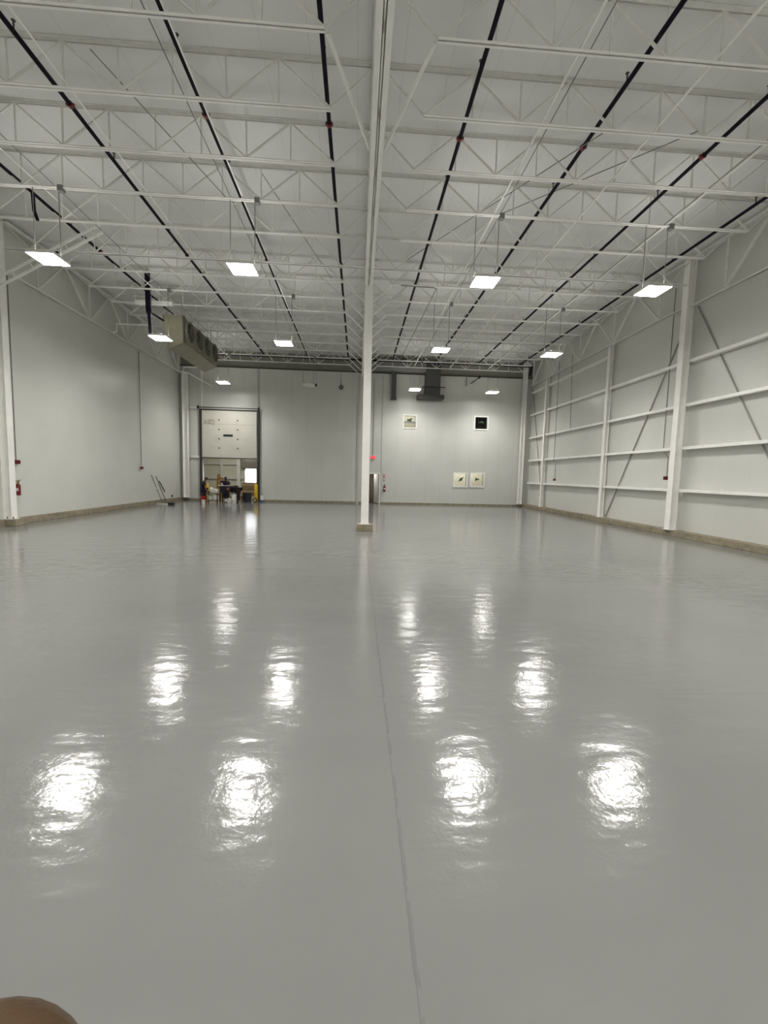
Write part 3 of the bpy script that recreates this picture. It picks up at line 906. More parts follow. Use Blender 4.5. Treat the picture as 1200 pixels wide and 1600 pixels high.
s = thing('extinguisher_sign', 'slim vertical red and white sign above the doorway extinguisher', 'sign', (1.83, YB, 1.6))
MB(s.location).box(1.76, 1.90, YB - 0.012, YB, 1.60, 2.08).build('sign_face', 'signred', s)
MB(s.location).box(1.80, 1.86, YB - 0.016, YB - 0.012, 1.66, 1.84).build('pictogram', 'signwhite', s)
MB(s.location).prism([(1.79, 1.98), (1.87, 1.98), (1.83, 2.05)], YB - 0.016, YB - 0.012).build('arrow', 'signwhite', s)
# exit sign
ex = thing('exit_sign', 'lit red EXIT sign with conduit above the walk-in doorway', 'sign', (1.02, YB - 0.06, 3.08))
MB(ex.location).box(0.84, 1.20, YB - 0.09, YB - 0.03, 3.10, 3.32).build('housing', 'signwhite', ex, bevel=0.006)
MB(ex.location).box(0.855, 1.185, YB - 0.096, YB - 0.090, 3.115, 3.305).build('face', 'exit', ex)
yl = YB - 0.0975
lt = {'E': [(0, 0, .02, .12), (.02, 0, .06, .02), (.02, .05, .055, .07), (.02, .10, .06, .12)], 'X': None, 'I': [(.02, 0, .04, .12)], 'T': [(.02, 0, .04, .10), (0, .10, .06, .12)]}
for k, chn in enumerate('EXIT'):
    x0, z0 = 0.885 + k * 0.072, 3.15
    b = MB(ex.location)
    if chn == 'X':
        b.bar((x0 + .005, yl, z0), (x0 + .055, yl, z0 + .12), 0.004, 0.02, (0, 1, 0)).bar((x0 + .055, yl, z0), (x0 + .005, yl, z0 + .12), 0.004, 0.02, (0, 1, 0))
    else:
        for xa, za, xb, zb in lt[chn]:
            b.box(x0 + xa, x0 + xb, yl - 0.002, yl + 0.002, z0 + za, z0 + zb)
    b.build('letter', 'exitlet', ex)
MB(ex.location).tube([(1.02, YB - 0.03, 3.32), (1.02, YB - 0.03, 8.5)], 0.016, 6).build('conduit', 'galv', ex)

# ring shaped bell on the far wall
bl = thing('alarm_bell', 'small dark ring-shaped bell high on the far wall', 'bell', (-1.22, YB - 0.06, 7.87))
MB(bl.location).torus((-1.22, YB - 0.06, 7.87), 0.115, 0.035, 'Y').build('rim', 'dkgrey', bl, smooth=True)
MB(bl.location).lathe((-1.22, YB - 0.06, 7.87), [(0.09, 0.0), (0.09, 0.05)], 16, 'Y').build('gong', 'galv', bl)
MB(bl.location).tube([(-1.22, YB - 0.03, 7.98), (-1.22, YB - 0.03, 8.9)], 0.012, 6).build('conduit', 'galv', bl)
cm = thing('motion_sensor', 'small black sensor hanging beside the unlit light', 'sensor', (-2.66, 27.4, 7.4))
MB(cm.location).lathe((-2.68, 27.4, 7.40), [(0.045, 0), (0.055, 0.03), (0.055, 0.14), (0.03, 0.17)], 12).build('body', 'black', cm)
MB(cm.location).tube([(-2.68, 27.4, 7.55), (-2.68, 27.4, 9.2)], 0.010, 6).build('hanger', 'galv', cm)

# ---------------------------------------------------------------- ducts at the far wall
du = thing('sheet_metal_duct', 'dark grey square duct with wide bottom collar hanging before far wall', 'duct', (4.9, 29.4, 7.2))
o = du.location
MB(o).box(4.45, 5.45, 29.15, 29.75, 7.45, 9.55).build('drop', 'dkgrey', du)
MB(o).box(3.93, 5.70, 28.95, 29.76, 7.19, 7.46).build('collar', 'dkgrey', du)
MB(o).tube([(4.2, 29.0, 7.95), (5.75, 29.0, 7.95)], 0.03, 8).build('support_rod', 'black', du)
hr = MB((1.0, 29.0, 9.0)).box(0.75, 4.44, 29.12, 29.75, 8.98, 9.5).build('horizontal_duct', 'galv')
hr.location = (1.0, 29.0, 9.0)
tag(hr, 'long grey horizontal duct under the roof left of the square duct', 'duct')
du2 = thing('narrow_duct', 'narrow dark duct with flared mouth hanging left of the square duct', 'duct', (2.33, 29.6, 7.1))
o = du2.location
MB(o).box(2.2, 2.5, 29.45, 29.75, 7.3, 8.98).build('drop', 'dkgrey', du2)
b = MB(o)
b.add([(2.2, 29.45, 7.3), (2.5, 29.45, 7.3), (2.5, 29.75, 7.3), (2.2, 29.75, 7.3), (2.12, 29.37, 7.14), (2.55, 29.37, 7.14), (2.55, 29.78, 7.14), (2.12, 29.78, 7.14)],
      [(0, 1, 5, 4), (1, 2, 6, 5), (2, 3, 7, 6), (3, 0, 4, 7), (0, 3, 2, 1), (4, 5, 6, 7)])
b.build('flared_mouth', 'dkgrey', du2)
br = thing('pipe_bracket', 'small pipe bracket with slanting arm high on far wall right of duct', 'bracket', (7.6, 29.6, 8.3))
MB(br.location).bar((7.35, 29.7, 8.25), (7.35, 29.7, 8.95), 0.05, 0.05).build('post', 'galv', br)
MB(br.location).bar((7.62, 29.6, 8.40), (8.12, 29.4, 8.78), 0.06, 0.06).build('arm', 'dkgrey', br)
MB(br.location).lathe((8.15, 29.4, 8.80), [(0.09, -0.06), (0.09, 0.06)], 12, 'Y').build('cap', 'black', br)

# ---------------------------------------------------------------- fan cooler
ev = thing('fan_cooler', 'tan four-fan evaporator cooler hanging under the joists at left', 'cooler', (-8.0, 19.5, 7.2))
o = ev.location
y0, y1 = 19.5, 23.8
sec = [(-7.58, 7.50), (-7.62, 8.62), (-8.46, 8.62), (-8.20, 7.20)]
MB(o).prism(sec, y0, y1).build('casing', 'evap', ev, bevel=0.01)
MB(o).box(-7.60, -7.54, y0 - 0.01, y0 + 0.10, 7.50, 8.62).build('corner_trim', 'dkgrey', ev)
fn = []
for k in range(4):
    yc = y0 + (k + 0.5) * (y1 - y0) / 4
    b = MB(o).lathe((-7.60, yc, 8.07), [(0.46, 0.0), (0.49, 0.02), (0.47, 0.14), (0.43, 0.14), (0.43, 0.02)], 28, 'X', False, False)
    sh = b.build('fan_shroud', 'evap', ev, smooth=True)
    b = MB(o).lathe((-7.59, yc, 8.07), [(0.43, 0.0), (0.43, 0.012)], 28, 'X')
    b.build('opening', 'fan', sh)
    b = MB(o)
    for a in range(5):
        t = a * 2 * math.pi / 5 + k * 0.4
        rr = [(0.07, -0.25), (0.39, -0.28), (0.40, 0.22), (0.07, 0.30)]
        vs = [(-7.55 + (0.05 if q in (2, 3) else 0.0), yc + r_ * math.cos(t + d_), 8.07 + r_ * math.sin(t + d_)) for q, (r_, d_) in enumerate(rr)]
        vs += [(v[0] + 0.008, v[1], v[2]) for v in vs]
        b.add(vs, [(0, 1, 2, 3), (7, 6, 5, 4), (0, 4, 5, 1), (1, 5, 6, 2), (2, 6, 7, 3), (3, 7, 4, 0)])
    b.build('blades', 'dkgrey', sh)
    MB(o).lathe((-7.56, yc, 8.07), [(0.09, 0), (0.09, 0.08)], 14, 'X').build('hub', 'fan', sh)
    b = MB(o)
    for rr in (0.15, 0.26, 0.37):
        b.torus((-7.455, yc, 8.07), rr, 0.006, 'X', 24, 5)
    for a in range(6):
        t = a * math.pi / 3
        b.bar((-7.455, yc, 8.07), (-7.455, yc + 0.45 * math.cos(t), 8.07 + 0.45 * math.sin(t)), 0.008, 0.008)
    b.build('guard', 'galv', sh)
for yy in (19.72, 23.4):
    for xx in (-7.72, -8.36):
        MB(o).tube([(xx, yy, 8.6), (xx, yy, 9.25)], 0.012, 6).build('hanger_rod', 'galv', ev)
bm_ = MB((-9.4, 19.3, 8.98)).box(-9.45, -7.95, 19.25, 19.37, 8.92, 9.08).build('support_channel', 'white')
bm_.location = (-9.4, 19.3, 8.98)
tag(bm_, 'short cream support channel above the front end of cooler', 'channel')
hs = thing('refrigerant_pipe', 'thick black insulated pipe dropping beside the fan cooler', 'pipe', (-8.52, 18.44, 7.6))
o = hs.location
MB(o).tube([(-8.55, 18.44, 9.9), (-8.54, 18.44, 8.6), (-8.52, 18.44, 8.3)], 0.10, 10).build('upper_lagging', 'pipe', hs, smooth=True)
MB(o).tube([(-8.52, 18.44, 8.3), (-8.47, 18.44, 7.5)], 0.06, 10).build('lower_pipe', 'pipe', hs, smooth=True)
MB(o).tube([(-8.52, 18.44, 8.36), (-8.44, 19.1, 8.36), (-8.40, 19.47, 8.36)], 0.04, 8).build('branch', 'pipe', hs, smooth=True)
dp = MB((-11.3, 18.8, 7.8)).tube([(-11.52, 21.3, 8.31), (-11.3, 21.3, 8.35), (-11.3, 21.3, 8.72), (-9.9, 21.3, 8.72), (-9.9, 21.3, 8.8)], 0.035, 8).build('drain_pipe', 'white', smooth=True)
dp.location = (-11.3, 18.8, 7.8)
tag(dp, 'white L-shaped drain pipe at left wall beside the cooler', 'pipe', 'white drain pipes at the left wall')
dp = MB((-11.3, 28.5, 8.4)).tube([(-11.52, 28.9, 8.33), (-11.25, 28.9, 8.35), (-11.25, 28.9, 8.62), (-9.9, 28.9, 8.62), (-9.9, 28.9, 8.75)], 0.035, 8).build('drain_pipe', 'white', smooth=True)
dp.location = (-11.3, 28.5, 8.4)
tag(dp, 'white L-shaped drain pipe above the far left corner column', 'pipe', 'white drain pipes at the left wall')
dp = MB((-11.2, 29.5, 8.4)).tube([(-11.5, 29.28, 8.34), (-11.15, 29.3, 8.34), (-9.75, 29.76, 7.62)], 0.04, 8).build('drain_pipe', 'white', smooth=True)
dp.location = (-11.2, 29.5, 8.4)
tag(dp, 'white slanting pipe end in front of far wall above overhead door', 'pipe', 'white drain pipes at the left wall')
for lab, pts in (('black hose dropping from outermost left sprinkler pipe above the left lamp', [(-8.95, 12.9, 9.42), (-8.93, 12.9, 8.95), (-8.85, 12.9, 8.72)]),
                 ('short black hose below column-line joist right of the left lamp', [(-9.9, 15.24, 9.0), (-9.85, 15.2, 8.70), (-9.6, 15.1, 8.55)])):
    ob = MB(pts[0]).tube(pts, 0.045, 8).build('hose_drop', 'pipe', smooth=True)
    ob.location = pts[0]
    tag(ob, lab, 'hose', 'black hose drops at the left')

# ---------------------------------------------------------------- people
def skin_obj(name, verts, edges, radii, m, parent=None, sub=2, root=0):
    me = bpy.data.meshes.new(name)
    me.from_pydata([tuple(v) for v in verts], edges, [])
    me.materials.append(MT[m])
    o = bpy.data.objects.new(name, me)
    COL.objects.link(o)
    if parent: o.parent = parent
    sk = o.modifiers.new('skin', 'SKIN')
    for i, sv in enumerate(me.skin_vertices[0].data):
        r = radii[i]
        sv.radius = r if isinstance(r, tuple) else (r, r)
        sv.use_root = (i == root)
    sk.use_smooth_shade = True
    sk.branch_smoothing = 0.4
    ss = o.modifiers.new('subdivision', 'SUBSURF')
    ss.levels = sub
    ss.render_levels = sub
    return o

class G:
    """a graph of joints"""
    def __init__(s): s.v, s.e, s.r = [], [], []
    def p(s, co, r, par=None):
        s.v.append(Vector(co)); s.r.append(r)
        i = len(s.v) - 1
        if par is not None: s.e.append((par, i))
        return i
    def chain(s, pts, par=None):
        for co, r in pts: par = s.p(co, r, par)
        return par
    def hand(s, wrist, d, side, palm, curl, wi):
        """five fingers from a wrist: d along the forearm, side towards the thumb, palm = palm normal"""
        d, side, palm = Vector(d).normalized(), Vector(side).normalized(), Vector(palm).normalized()
        k = s.p(wrist + d * 0.075, 0.030, wi)
        for off, ln in ((0.028, 0.075), (0.009, 0.085), (-0.010, 0.080), (-0.028, 0.062)):
            a = wrist + d * 0.095 + side * off
            b = a + (d * math.cos(curl) + palm * math.sin(curl)) * ln * 0.5
            c = b + (d * math.cos(2 * curl) + palm * math.sin(2 * curl)) * ln * 0.5
            s.chain([(a, 0.0095), (b, 0.0085), (c, 0.0065)], k)
        t = wrist + d * 0.035 + side * 0.036
        s.chain([(t, 0.0115), (t + side * 0.026 + d * 0.030 + palm * 0.01, 0.010), (t + side * 0.034 + d * 0.058 + palm * 0.02, 0.008)], wi)

def person(label, loc, J, top_m, leg_m, cap_m=None, scale=1.0):
    """J holds the joints in local metres: pelvis, chest, neck, head (centre), face direction, and per side shoulder, elbow, wrist, hip, knee, ankle, toe"""
    r = thing('person', label, 'person', loc)
    V = {k: (Vector(v) if not isinstance(v, list) else [Vector(a) for a in v]) for k, v in J.items()}
    fd = V['face'].normalized()
    hd_, nk = V['head'], V['neck']
    hu = (hd_ - nk).normalized()
    g = G()
    pel = g.p(V['pelvis'], (0.135, 0.105))
    ws = g.p(V['pelvis'].lerp(V['chest'], 0.45), (0.125, 0.095), pel)
    ch = g.p(V['chest'], (0.15, 0.11), ws)
    ne = g.p(nk, 0.055, ch)
    jaw = g.p(hd_ - hu * 0.05 + fd * 0.015, (0.085, 0.095), ne)
    g.p(hd_ + hu * 0.06, (0.105, 0.12), jaw)
    for i in (0, 1):
        sh, el, wr_ = V['shoulder'][i], V['elbow'][i], V['wrist'][i]
        a = g.chain([(sh, 0.055), (el, 0.042), (wr_, 0.027)], ch)
        d_ = (wr_ - el)
        sd = fd - d_ * (fd.dot(d_) / d_.dot(d_))
        if sd.length < 0.05: sd = Vector((0, 0, 1))
        pn = (sh - V['shoulder'][1 - i]).normalized() * -1
        pn = pn - d_ * (pn.dot(d_) / d_.dot(d_))
        g.hand(wr_, d_, sd, pn, 0.35, a)
        hp, kn, an, te = V['hip'][i], V['knee'][i], V['ankle'][i], V['toe'][i]
        g.chain([(hp, 0.085), (kn, 0.055), (an, 0.038), (te, 0.03)], pel)
    body = skin_obj('body', g.v, g.e, g.r, 'skin', r, 2)
    # facial features grown on the same head
    sdv = fd.cross(hu).normalized()
    b = MB()
    b.lathe(hd_ + fd * 0.088 - hu * 0.005, [(0.008, -0.02), (0.016, 0.0), (0.006, 0.02)], 8)
    b.build('nose', 'skin', body, smooth=True)
    for s_ in (-1, 1):
        b = MB().lathe(hd_ + fd * 0.078 + sdv * s_ * 0.03 + hu * 0.015, [(0.004, -0.008), (0.010, 0), (0.004, 0.008)], 8)
        b.build('eye', 'tee', body, smooth=True)
        b = MB().lathe(hd_ + sdv * s_ * 0.078, [(0.008, -0.03), (0.018, 0), (0.008, 0.03)], 8)
        b.build('ear', 'skin', body, smooth=True)
    MB().bar(hd_ + fd * 0.083 - hu * 0.045 - sdv * 0.02, hd_ + fd * 0.083 - hu * 0.045 + sdv * 0.02, 0.008, 0.008).build('mouth', 'brownwear', body)
    # shirt
    g = G()
    a0 = g.p(V['pelvis'] + (V['chest'] - V['pelvis']) * 0.02, (0.21, 0.17))
    a1 = g.p(V['pelvis'].lerp(V['chest'], 0.5), (0.20, 0.165), a0)
    a2 = g.p(V['chest'], (0.225, 0.175), a1)
    g.p(nk.lerp(V['chest'], 0.25), 0.072, a2)
    for i in (0, 1):
        g.chain([(V['shoulder'][i], 0.10), (V['shoulder'][i].lerp(V['elbow'][i], 0.85), 0.080)], a2)
    skin_obj('shirt', g.v, g.e, g.r, top_m, r, 2)
    g = G()
    a0 = g.p(V['pelvis'] + Vector((0, 0, 0.02)), (0.20, 0.165))
    for i in (0, 1):
        g.chain([(V['hip'][i], 0.15), (V['knee'][i], 0.115), (V['ankle'][i] + (V['knee'][i] - V['ankle'][i]) * 0.08, 0.098)], a0)
    skin_obj('trousers', g.v, g.e, g.r, leg_m, r, 2)
    for i in (0, 1):
        an, te = V['ankle'][i], V['toe'][i]
        heel = an - (te - an) * 0.35
        g = G()
        k = g.p((an.x, an.y, 0.115), 0.052)
        k = g.p((heel.x, heel.y, 0.048), 0.046, k)
        k = g.p((an.x, an.y, 0.045), 0.044, k)
        g.p((te.x, te.y, 0.04), 0.038, k)
        skin_obj('boot', g.v, g.e, g.r, 'boot', r, 1)
    if cap_m:
        # baseball style cap, dome plus peak
        b = MB()
        n = 16
        rings = []
        for q in range(5):
            t = q / 4 * math.pi / 2
            rr = math.cos(t)
            rings.append([hd_ + hu * (0.045 + 0.105 * math.sin(t)) + (sdv * math.cos(2 * math.pi * k / n) * 0.092 + fd * math.sin(2 * math.pi * k / n) * 0.105) * max(rr, 0.02) for k in range(n)])
        vs = [v for rg in rings for v in rg]
        fs = [(q * n + k, q * n + (k + 1) % n, (q + 1) * n + (k + 1) % n, (q + 1) * n + k) for q in range(4) for k in range(n)]
        fs.append(tuple(4 * n + k for k in range(n)))
        b.add(vs, fs)
        cp = b.build('cap', cap_m, r, smooth=True)
        c0 = hd_ + hu * 0.05 + fd * 0.09
        vs = [c0 - sdv * 0.075, c0 + sdv * 0.075, c0 + sdv * 0.06 + fd * 0.075 - hu * 0.012, c0 - sdv * 0.06 + fd * 0.075 - hu * 0.012]
        vs = vs + [v + hu * 0.008 for v in vs]
        MB().add(vs, [(0, 1, 2, 3), (7, 6, 5, 4), (0, 4, 5, 1), (1, 5, 6, 2), (2, 6, 7, 3), (3, 7, 4, 0)]).build('peak', cap_m, cp)
    return r

# left person: upright, facing right, head bowed, arms hanging forward
person('person in black cap, black shirt and dark jeans standing facing right beside door', (-9.97, 28.65, 0), dict(
    pelvis=(-0.03, 0, 0.84), chest=(-0.05, 0, 1.19), neck=(0.02, 0, 1.36), head=(0.09, 0, 1.475), face=(0.85, -0.3, -0.35),
    shoulder=[(0.06, -0.17, 1.28), (-0.14, 0.15, 1.28)], elbow=[(0.14, -0.24, 1.02), (-0.16, 0.22, 1.0)], wrist=[(0.22, -0.24, 0.80), (-0.02, 0.2, 0.80)],
    hip=[(0.04, -0.09, 0.80), (-0.08, 0.09, 0.80)], knee=[(0.06, -0.10, 0.43), (-0.08, 0.10, 0.43)], ankle=[(0.03, -0.11, 0.07), (-0.10, 0.11, 0.07)],
    toe=[(0.17, -0.17, 0.035), (0.04, 0.05, 0.035)]), 'tee', 'jeans', 'tee')
# middle person: behind the black bench, facing the camera, arms spread
person('person in dark purple hooded top and cap leaning behind the black bench', (-9.10, 30.35, 0), dict(
    pelvis=(0.0, 0.06, 0.83), chest=(0.0, -0.02, 1.20), neck=(0.0, -0.08, 1.38), head=(0.02, -0.13, 1.50), face=(0.15, -0.9, -0.4),
    shoulder=[(-0.18, -0.02, 1.30), (0.18, -0.02, 1.28)], elbow=[(-0.40, -0.08, 1.32), (0.30, -0.10, 1.08)], wrist=[(-0.36, -0.30, 1.22), (0.40, -0.28, 0.96)],
    hip=[(-0.09, 0.06, 0.79), (0.09, 0.06, 0.79)], knee=[(-0.10, 0.02, 0.43), (0.10, 0.02, 0.43)], ankle=[(-0.11, 0.08, 0.07), (0.11, 0.08, 0.07)],
    toe=[(-0.13, -0.08, 0.035), (0.13, -0.08, 0.035)]), 'purple', 'jeans', 'purple')
# right person: bent over to the left, reaching down into a pail
person('person in black top, cap and dark brown trousers bent over reaching into a pail', (-7.72, 28.35, 0), dict(
    pelvis=(0.02, 0, 0.97), chest=(-0.38, 0, 1.03), neck=(-0.55, 0, 0.95), head=(-0.65, 0, 0.83), face=(-0.35, 0, -0.9),
    shoulder=[(-0.46, -0.17, 0.97), (-0.46, 0.17, 0.97)], elbow=[(-0.48, -0.22, 0.63), (-0.44, 0.20, 0.63)], wrist=[(-0.46, -0.20, 0.38), (-0.46, 0.16, 0.40)],
    hip=[(0.05, -0.10, 0.90), (0.05, 0.10, 0.90)], knee=[(0.03, -0.11, 0.47), (-0.02, 0.11, 0.47)], ankle=[(0.03, -0.12, 0.07), (-0.01, 0.11, 0.07)],
    toe=[(-0.13, -0.13, 0.035), (-0.17, 0.12, 0.035)]), 'tee', 'brownwear', 'tee')

# ---------------------------------------------------------------- clutter in the doorway
def pail(label, x, y, z, r_, h, m='plastic', lid=None, band=None, handle=True, name='pail', cat='pail', lp=None):
    t = thing(name, label, cat, (x, y, z))
    o = t.location
    b = MB(o).lathe((x, y, z), [(r_ * 0.86, 0), (r_ * 0.98, h * 0.85), (r_ * 1.04, h * 0.85), (r_ * 1.04, h * 0.9), (r_, h * 0.9), (r_ * 1.02, h), (r_ * 0.95, h), (r_ * 0.84, h * 0.05)], 20, 'Z', True, True)
    b.build('tub', m, t, smooth=True)
    if lid:
        MB(o).lathe((x, y, z + h), [(r_ * 1.07, -0.03), (r_ * 1.07, 0.012), (r_ * 0.9, 0.018)], 20).build('lid', lid, t, smooth=True)
    if handle:
        MB(o).torus((x, y, z + h * 0.86), r_ * 1.05, 0.005, 'Z', 14, 5, math.pi, 2 * math.pi).build('bail', 'galv', t)
    if lp:
        MB(o).lathe((x, y, z), [(r_ * 0.905, h * 0.15), (r_ * 0.985, h * 0.7)], 20, 'Z', False, False).build('label_wrap', lp, t, smooth=True)
    return t
pail('round red bucket on the floor before the standing person', -9.78, 28.0, 0, 0.19, 0.40, 'redb')
pail('small white pail on the floor in front of red bucket', -9.36, 26.7, 0, 0.11, 0.26, 'plastic', handle=False)
ct = thing('utility_cart', 'low dark two-shelf cart holding pails and sacks', 'cart', (-9.0, 27.6, 0))
o = ct.location
CX0, CX1, CY0, CY1 = -9.45, -8.72, 27.35, 27.85
for z in (0.17, 0.60):
    MB(o).box(CX0, CX1, CY0, CY1, z, z + 0.03).build('shelf', 'dkgrey', ct)
for x in (CX0 + 0.02, CX1 - 0.02):
    for y in (CY0 + 0.02, CY1 - 0.02):
        MB(o).box(x - 0.02, x + 0.02, y - 0.02, y + 0.02, 0.0, 0.62).build('leg', 'darkrub', ct)
pail('white pail with green lid on the lower cart shelf', -9.24, 27.58, 0.2, 0.12, 0.30, 'plastic', lid='green', handle=False)
pail('white pail without lid on the lower cart shelf', -8.96, 27.58, 0.2, 0.12, 0.29, 'plastic', handle=False)
jg = thing('jug', 'narrow white jug at right end of the lower cart shelf', 'jug', (-8.79, 27.6, 0.2))
MB(jg.location).lathe((-8.79, 27.6, 0.2), [(0.05, 0), (0.052, 0.24), (0.02, 0.30), (0.02, 0.33)], 12).build('bottle', 'plastic', jg, smooth=True)
def sack(label, x, y, z, sx, sy, sz, tilt):
    b = MB((x, y, z))
    n, k = 12, 6
    vs, fs = [], []
    for i in range(k + 1):
        t = i / k
        sc = 0.85 + 0.25 * math.sin(t * math.pi) - (0.35 if i == k else 0)
        for j in range(n):
            a = 2 * math.pi * j / n
            q = 1 + random.uniform(-0.08, 0.08)
            ex_ = abs(math.cos(a)) ** 0.6 * (1 if math.cos(a) > 0 else -1)
            ey = abs(math.sin(a)) ** 0.6 * (1 if math.sin(a) > 0 else -1)
            vs.append((x + ex_ * sx * sc * q + tilt * t * sz, y + ey * sy * sc * q, z + t * sz))
    for i in range(k):
        for j in range(n):
            fs.append((i * n + j, i * n + (j + 1) % n, (i + 1) * n + (j + 1) % n, (i + 1) * n + j))
    fs += [tuple(range(n - 1, -1, -1)), tuple(k * n + j for j in range(n))]
    ob = b.add(vs, fs).build('paper_sack', 'paper', smooth=True)
    ob.location = (x, y, z)
    return tag(ob, label, 'sack')
sack('crumpled white paper sack, taller left one on cart top', -9.12, 27.6, 0.63, 0.11, 0.09, 0.36, -0.15)
sack('crumpled white paper sack, right one on cart top', -8.89, 27.55, 0.63, 0.12, 0.09, 0.27, 0.1)
cn = thing('paint_can', 'small dark red can at left end of cart top', 'can', (-9.34, 27.6, 0.63))
MB(cn.location).lathe((-9.34, 27.6, 0.63), [(0.055, 0), (0.055, 0.11)], 14).build('body', 'red', cn)
MB(cn.location).lathe((-9.34, 27.6, 0.74), [(0.058, 0), (0.058, 0.012)], 14).build('lid', 'galv', cn)
# black bench
bn = thing('work_bench', 'long black bench with deep dark apron behind the pails', 'bench', (-8.4, 29.0, 0))
o = bn.location
MB(o).box(-9.12, -7.98, 28.85, 29.5, 1.00, 1.05).build('worktop', 'black', bn)
MB(o).box(-9.08, -8.02, 28.88, 29.47, 0.60, 1.00).build('apron', 'black', bn)
for x in (-9.04, -8.06):
    for y in (28.92, 29.43):
        MB(o).box(x - 0.03, x + 0.03, y - 0.03, y + 0.03, 0, 0.60).build('leg', 'darkrub', bn)
bd = MB((-8.8, 28.95, 1.05)).box(-9.15, -8.5, 28.80, 28.92, 1.051, 1.085).build('plank', 'plastic')
bd.location = (-8.8, 28.95, 1.05)
tag(bd, 'thin pale plank lying on front edge of the black bench', 'plank')
pail('black pail with white label under the bench', -8.42, 28.25, 0, 0.14, 0.36, 'black', lp='plastic', handle=False)
pail('open white pail the bent person reaches into', -8.12, 27.75, 0, 0.14, 0.31, 'plastic')
dr = thing('drum', 'tall white plastic drum beside the bent person', 'drum', (-7.82, 27.75, 0))
MB(dr.location).lathe((-7.82, 27.75, 0), [(0.13, 0), (0.145, 0.03), (0.145, 0.24), (0.15, 0.25), (0.145, 0.26), (0.145, 0.50), (0.12, 0.52)], 20).build('shell', 'plastic', dr, smooth=True)
MB(dr.location).lathe((-7.82, 27.75, 0.52), [(0.13, 0.0), (0.13, 0.025)], 20).build('lid', 'plastic', dr)
tb = thing('trash_can', 'charcoal round trash can on the floor under the boxes', 'trash can', (-7.24, 28.75, 0))
o = tb.location
MB(o).lathe((-7.24, 28.75, 0), [(0.21, 0), (0.26, 0.56), (0.29, 0.57), (0.29, 0.63), (0.26, 0.63), (0.20, 0.03)], 24).build('barrel', 'bin', tb, smooth=True)
for s_ in (-1, 1):
    MB(o).box(-7.24 + s_ * 0.29 - 0.03, -7.24 + s_ * 0.29 + 0.03, 28.69, 28.81, 0.48, 0.52).build('handle', 'bin', tb)
def carton(label, x0, x1, y0, y1, z0, z1):
    t = thing('cardboard_box', label, 'box', ((x0 + x1) / 2, (y0 + y1) / 2, z0))
    MB(t.location).box(x0, x1, y0, y1, z0, z1).build('carton', 'cardboard', t, bevel=0.006)
    MB(t.location).box(x0 + 0.01, x1 - 0.01, y0 - 0.003, y0, (z0 + z1) / 2 - 0.02, (z0 + z1) / 2 + 0.02).build('tape', 'tag', t)
    return t
carton('brown cardboard box, upper one of the stack in doorway', -7.98, -7.05, 30.25, 30.85, 0.965, 1.25)
carton('brown cardboard box, lower one of the stack in doorway', -8.0, -7.08, 30.25, 30.85, 0.36, 0.96)
pa = thing('pallet', 'brown wooden pallet under the cardboard boxes', 'pallet', (-7.5, 30.55, 0))
for k in range(3):
    MB(pa.location).box(-8.1 + k * 0.5, -7.98 + k * 0.5, 30.2, 30.9, 0.013, 0.33).build('bearer', 'cardboard', pa)
for k in range(5):
    MB(pa.location).box(-8.1, -6.98, 30.2 + k * 0.15, 30.3 + k * 0.15, 0.33, 0.355).build('deck_board', 'cardboard', pa)
def bollard(label, x, y):
    t = thing('bollard', label, 'bollard', (x, y, 0))
    MB(t.location).lathe((x, y, 0.02), [(0.115, 0), (0.115, 1.13), (0.09, 1.17), (0.04, 1.19)], 20).build('post', 'yellow', t, smooth=True)
    MB(t.location).lathe((x, y, 0), [(0.17, 0), (0.17, 0.02)], 20).build('base_ring', 'darkrub', t)
    return t
bollard('yellow steel bollard at right jamb of the overhead door', -6.80, 29.3)
bollard('yellow steel bollard at left jamb, behind the standing person', -10.05, 29.4)
LXC = -9.72
ld = thing('step_ladder', 'orange folded step ladder standing behind the black bench', 'ladder', (LXC, 30.9, 0))
o = ld.location
for s_ in (-1, 1):
    MB(o).bar((LXC + s_ * 0.17, 30.75, 0.012), (LXC + s_ * 0.07, 30.88, 1.74), 0.10, 0.09, (0, 1, 0)).build('side_rail', 'orange', ld)
    MB(o).bar((LXC + s_ * 0.15, 31.02, 0.012), (LXC + s_ * 0.06, 30.98, 1.70), 0.05, 0.05, (0, 1, 0)).build('rear_rail', 'orange', ld)
for k in range(5):
    z = 0.3 + k * 0.29
    h_ = 0.17 - 0.10 * z / 1.74
    MB(o).box(LXC - h_, LXC + h_, 30.72 + 0.075 * z, 30.83 + 0.075 * z, z, z + 0.05).build('step', 'orange', ld)
MB(o).box(LXC - 0.11, LXC + 0.11, 30.84, 31.02, 1.74, 1.80).build('top_cap', 'orange', ld)
MB(o).box(LXC - 0.02, LXC + 0.30, 30.80, 30.90, 1.44, 1.56).build('tool_tray', 'orange', ld)
hc = thing('hose_coil', 'coiled black hose leaning at foot of the right bollard', 'hose', (-6.78, 28.7, 0))
for k in range(3):
    MB(hc.location).torus((-6.76, 28.72 + 0.05 * k, 0.156), 0.13, 0.025, 'Y').build('loop', 'black', hc, smooth=True)
jb = thing('jug', 'pale jug with dark cap and blue foot right of overhead door', 'jug', (-6.42, 29.3, 0))
o = jb.location
MB(o).lathe((-6.42, 29.3, 0.14), [(0.09, 0), (0.09, 0.24), (0.03, 0.32), (0.03, 0.35)], 14).build('bottle', 'plastic', jb, smooth=True)
MB(o).lathe((-6.42, 29.3, 0), [(0.10, 0), (0.10, 0.14)], 14).build('foot', 'blue', jb)
MB(o).lathe((-6.42, 29.3, 0.49), [(0.04, 0), (0.04, 0.06)], 12).build('cap', 'black', jb)
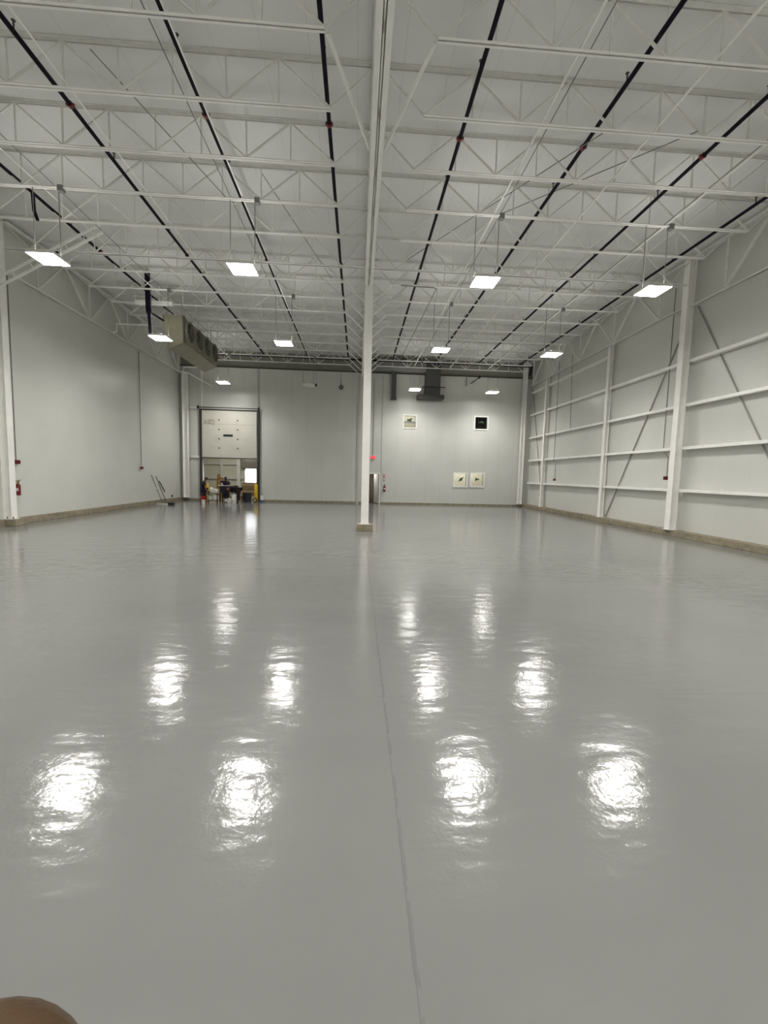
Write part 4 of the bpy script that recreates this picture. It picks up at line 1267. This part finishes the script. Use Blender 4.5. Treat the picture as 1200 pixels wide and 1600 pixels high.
# things at the foot of the left wall
def pole(label, p, q, r_, joint=None, head=None):
    t = thing('pole', label, 'pole', p)
    p, q = Vector(p), Vector(q)
    MB(p).tube([p, q], r_, 8).build('shaft', 'dkgrey', t, smooth=True)
    if joint:
        c = p.lerp(q, joint)
        d_ = (q - p).normalized() * 0.05
        MB(p).tube([c - d_, c + d_], r_ * 1.35, 8).build('joint_collar', 'offwhite', t)
    if head:
        h0, h1 = Vector(head[0]), Vector(head[1])
        MB(p).bar(h0, h1, 0.035, 0.05).build('head_bar', 'darkrub', t)
    return t
pole('dark pole with pale joint leaning on left wall', (-11.55, 26.2, 0.0), (-11.84, 25.5, 1.70), 0.017, 0.55)
pole('dark roller pole with hinged head leaning on left wall', (-11.55, 26.75, 0.0), (-11.84, 26.05, 1.62), 0.017, None, ((-11.80, 26.35, 1.34), (-11.76, 27.0, 0.68)))
ob = MB((-11.3, 25.7, 0)).box(-11.66, -11.08, 25.62, 25.80, 0, 0.05).build('board_offcut', 'plastic', bevel=0.004)
ob.location = (-11.3, 25.7, 0)
tag(ob, 'pale board offcut lying on the floor below the leaning poles', 'board')
for i, (x, lab) in enumerate(((-10.80, 'left'), (-10.62, 'right'))):
    t = thing('tool_box', 'small black case on floor near left wall, %s one of two' % lab, 'case', (x, 25.4, 0), 'small black cases by the left wall')
    MB(t.location).box(x - 0.07, x + 0.07, 25.3, 25.5, 0, 0.13).build('case_body', 'black', t, bevel=0.01)
    MB(t.location).torus((x, 25.4, 0.13), 0.04, 0.007, 'Y', 10, 5, 0, math.pi).build('handle', 'dkgrey', t)

# ---------------------------------------------------------------- the photographer's fingertip at the lens
def cam_pt(px, py, depth):
    return CAM + rt * ((px - 600) / F_PX * depth) - up * ((py - 800) / F_PX * depth) + fw * depth
D = 0.052
tip = cam_pt(-76, 1806, D)
mm = 0.001
dn = (-up * 0.93 + fw * 0.12 - rt * 0.32).normalized()
sd = (rt * 0.9 - up * 0.2 - fw * 0.5).normalized()
g = G()
base = tip + dn * 0.115
wri = g.p(base + dn * 0.085 - sd * 0.005, 0.026)
fa = g.p(base + dn * 0.19 - sd * 0.02, 0.034, wri)
plm = g.p(base + dn * 0.03 - sd * 0.012, (0.030, 0.018), wri)
kn = g.p(base, 0.0125, plm)
g.chain([(tip + dn * 0.060 + fw * 0.006, 0.0175), (tip + dn * 0.028 + fw * 0.004, 0.0185), (tip + dn * 0.004, 0.0185), (tip - dn * 0.008, 0.012)], kn)
for i, (off, ln) in enumerate(((-0.020, 0.090), (-0.039, 0.082), (-0.057, 0.065))):
    a = base + sd * off + dn * 0.006
    b_ = a - dn * ln * 0.35 - fw * 0.018
    c_ = b_ - dn * ln * 0.05 - fw * 0.030
    e_ = c_ + dn * 0.020 - fw * 0.008
    g.chain([(a, 0.0115), (b_, 0.0100), (c_, 0.0092), (e_, 0.0078)], plm)
th = base + dn * 0.055 + sd * 0.020
g.chain([(th, 0.014), (th + sd * 0.025 - dn * 0.020 - fw * 0.01, 0.012), (th + sd * 0.030 - dn * 0.048 - fw * 0.02, 0.0095)], wri)
hnd = thing('hand', 'brown fingertip of the photographer intruding at lower left corner', 'hand', tip)
skin_obj('palm_and_fingers', [v - tip for v in g.v], g.e, g.r, 'finger', hnd, 3)
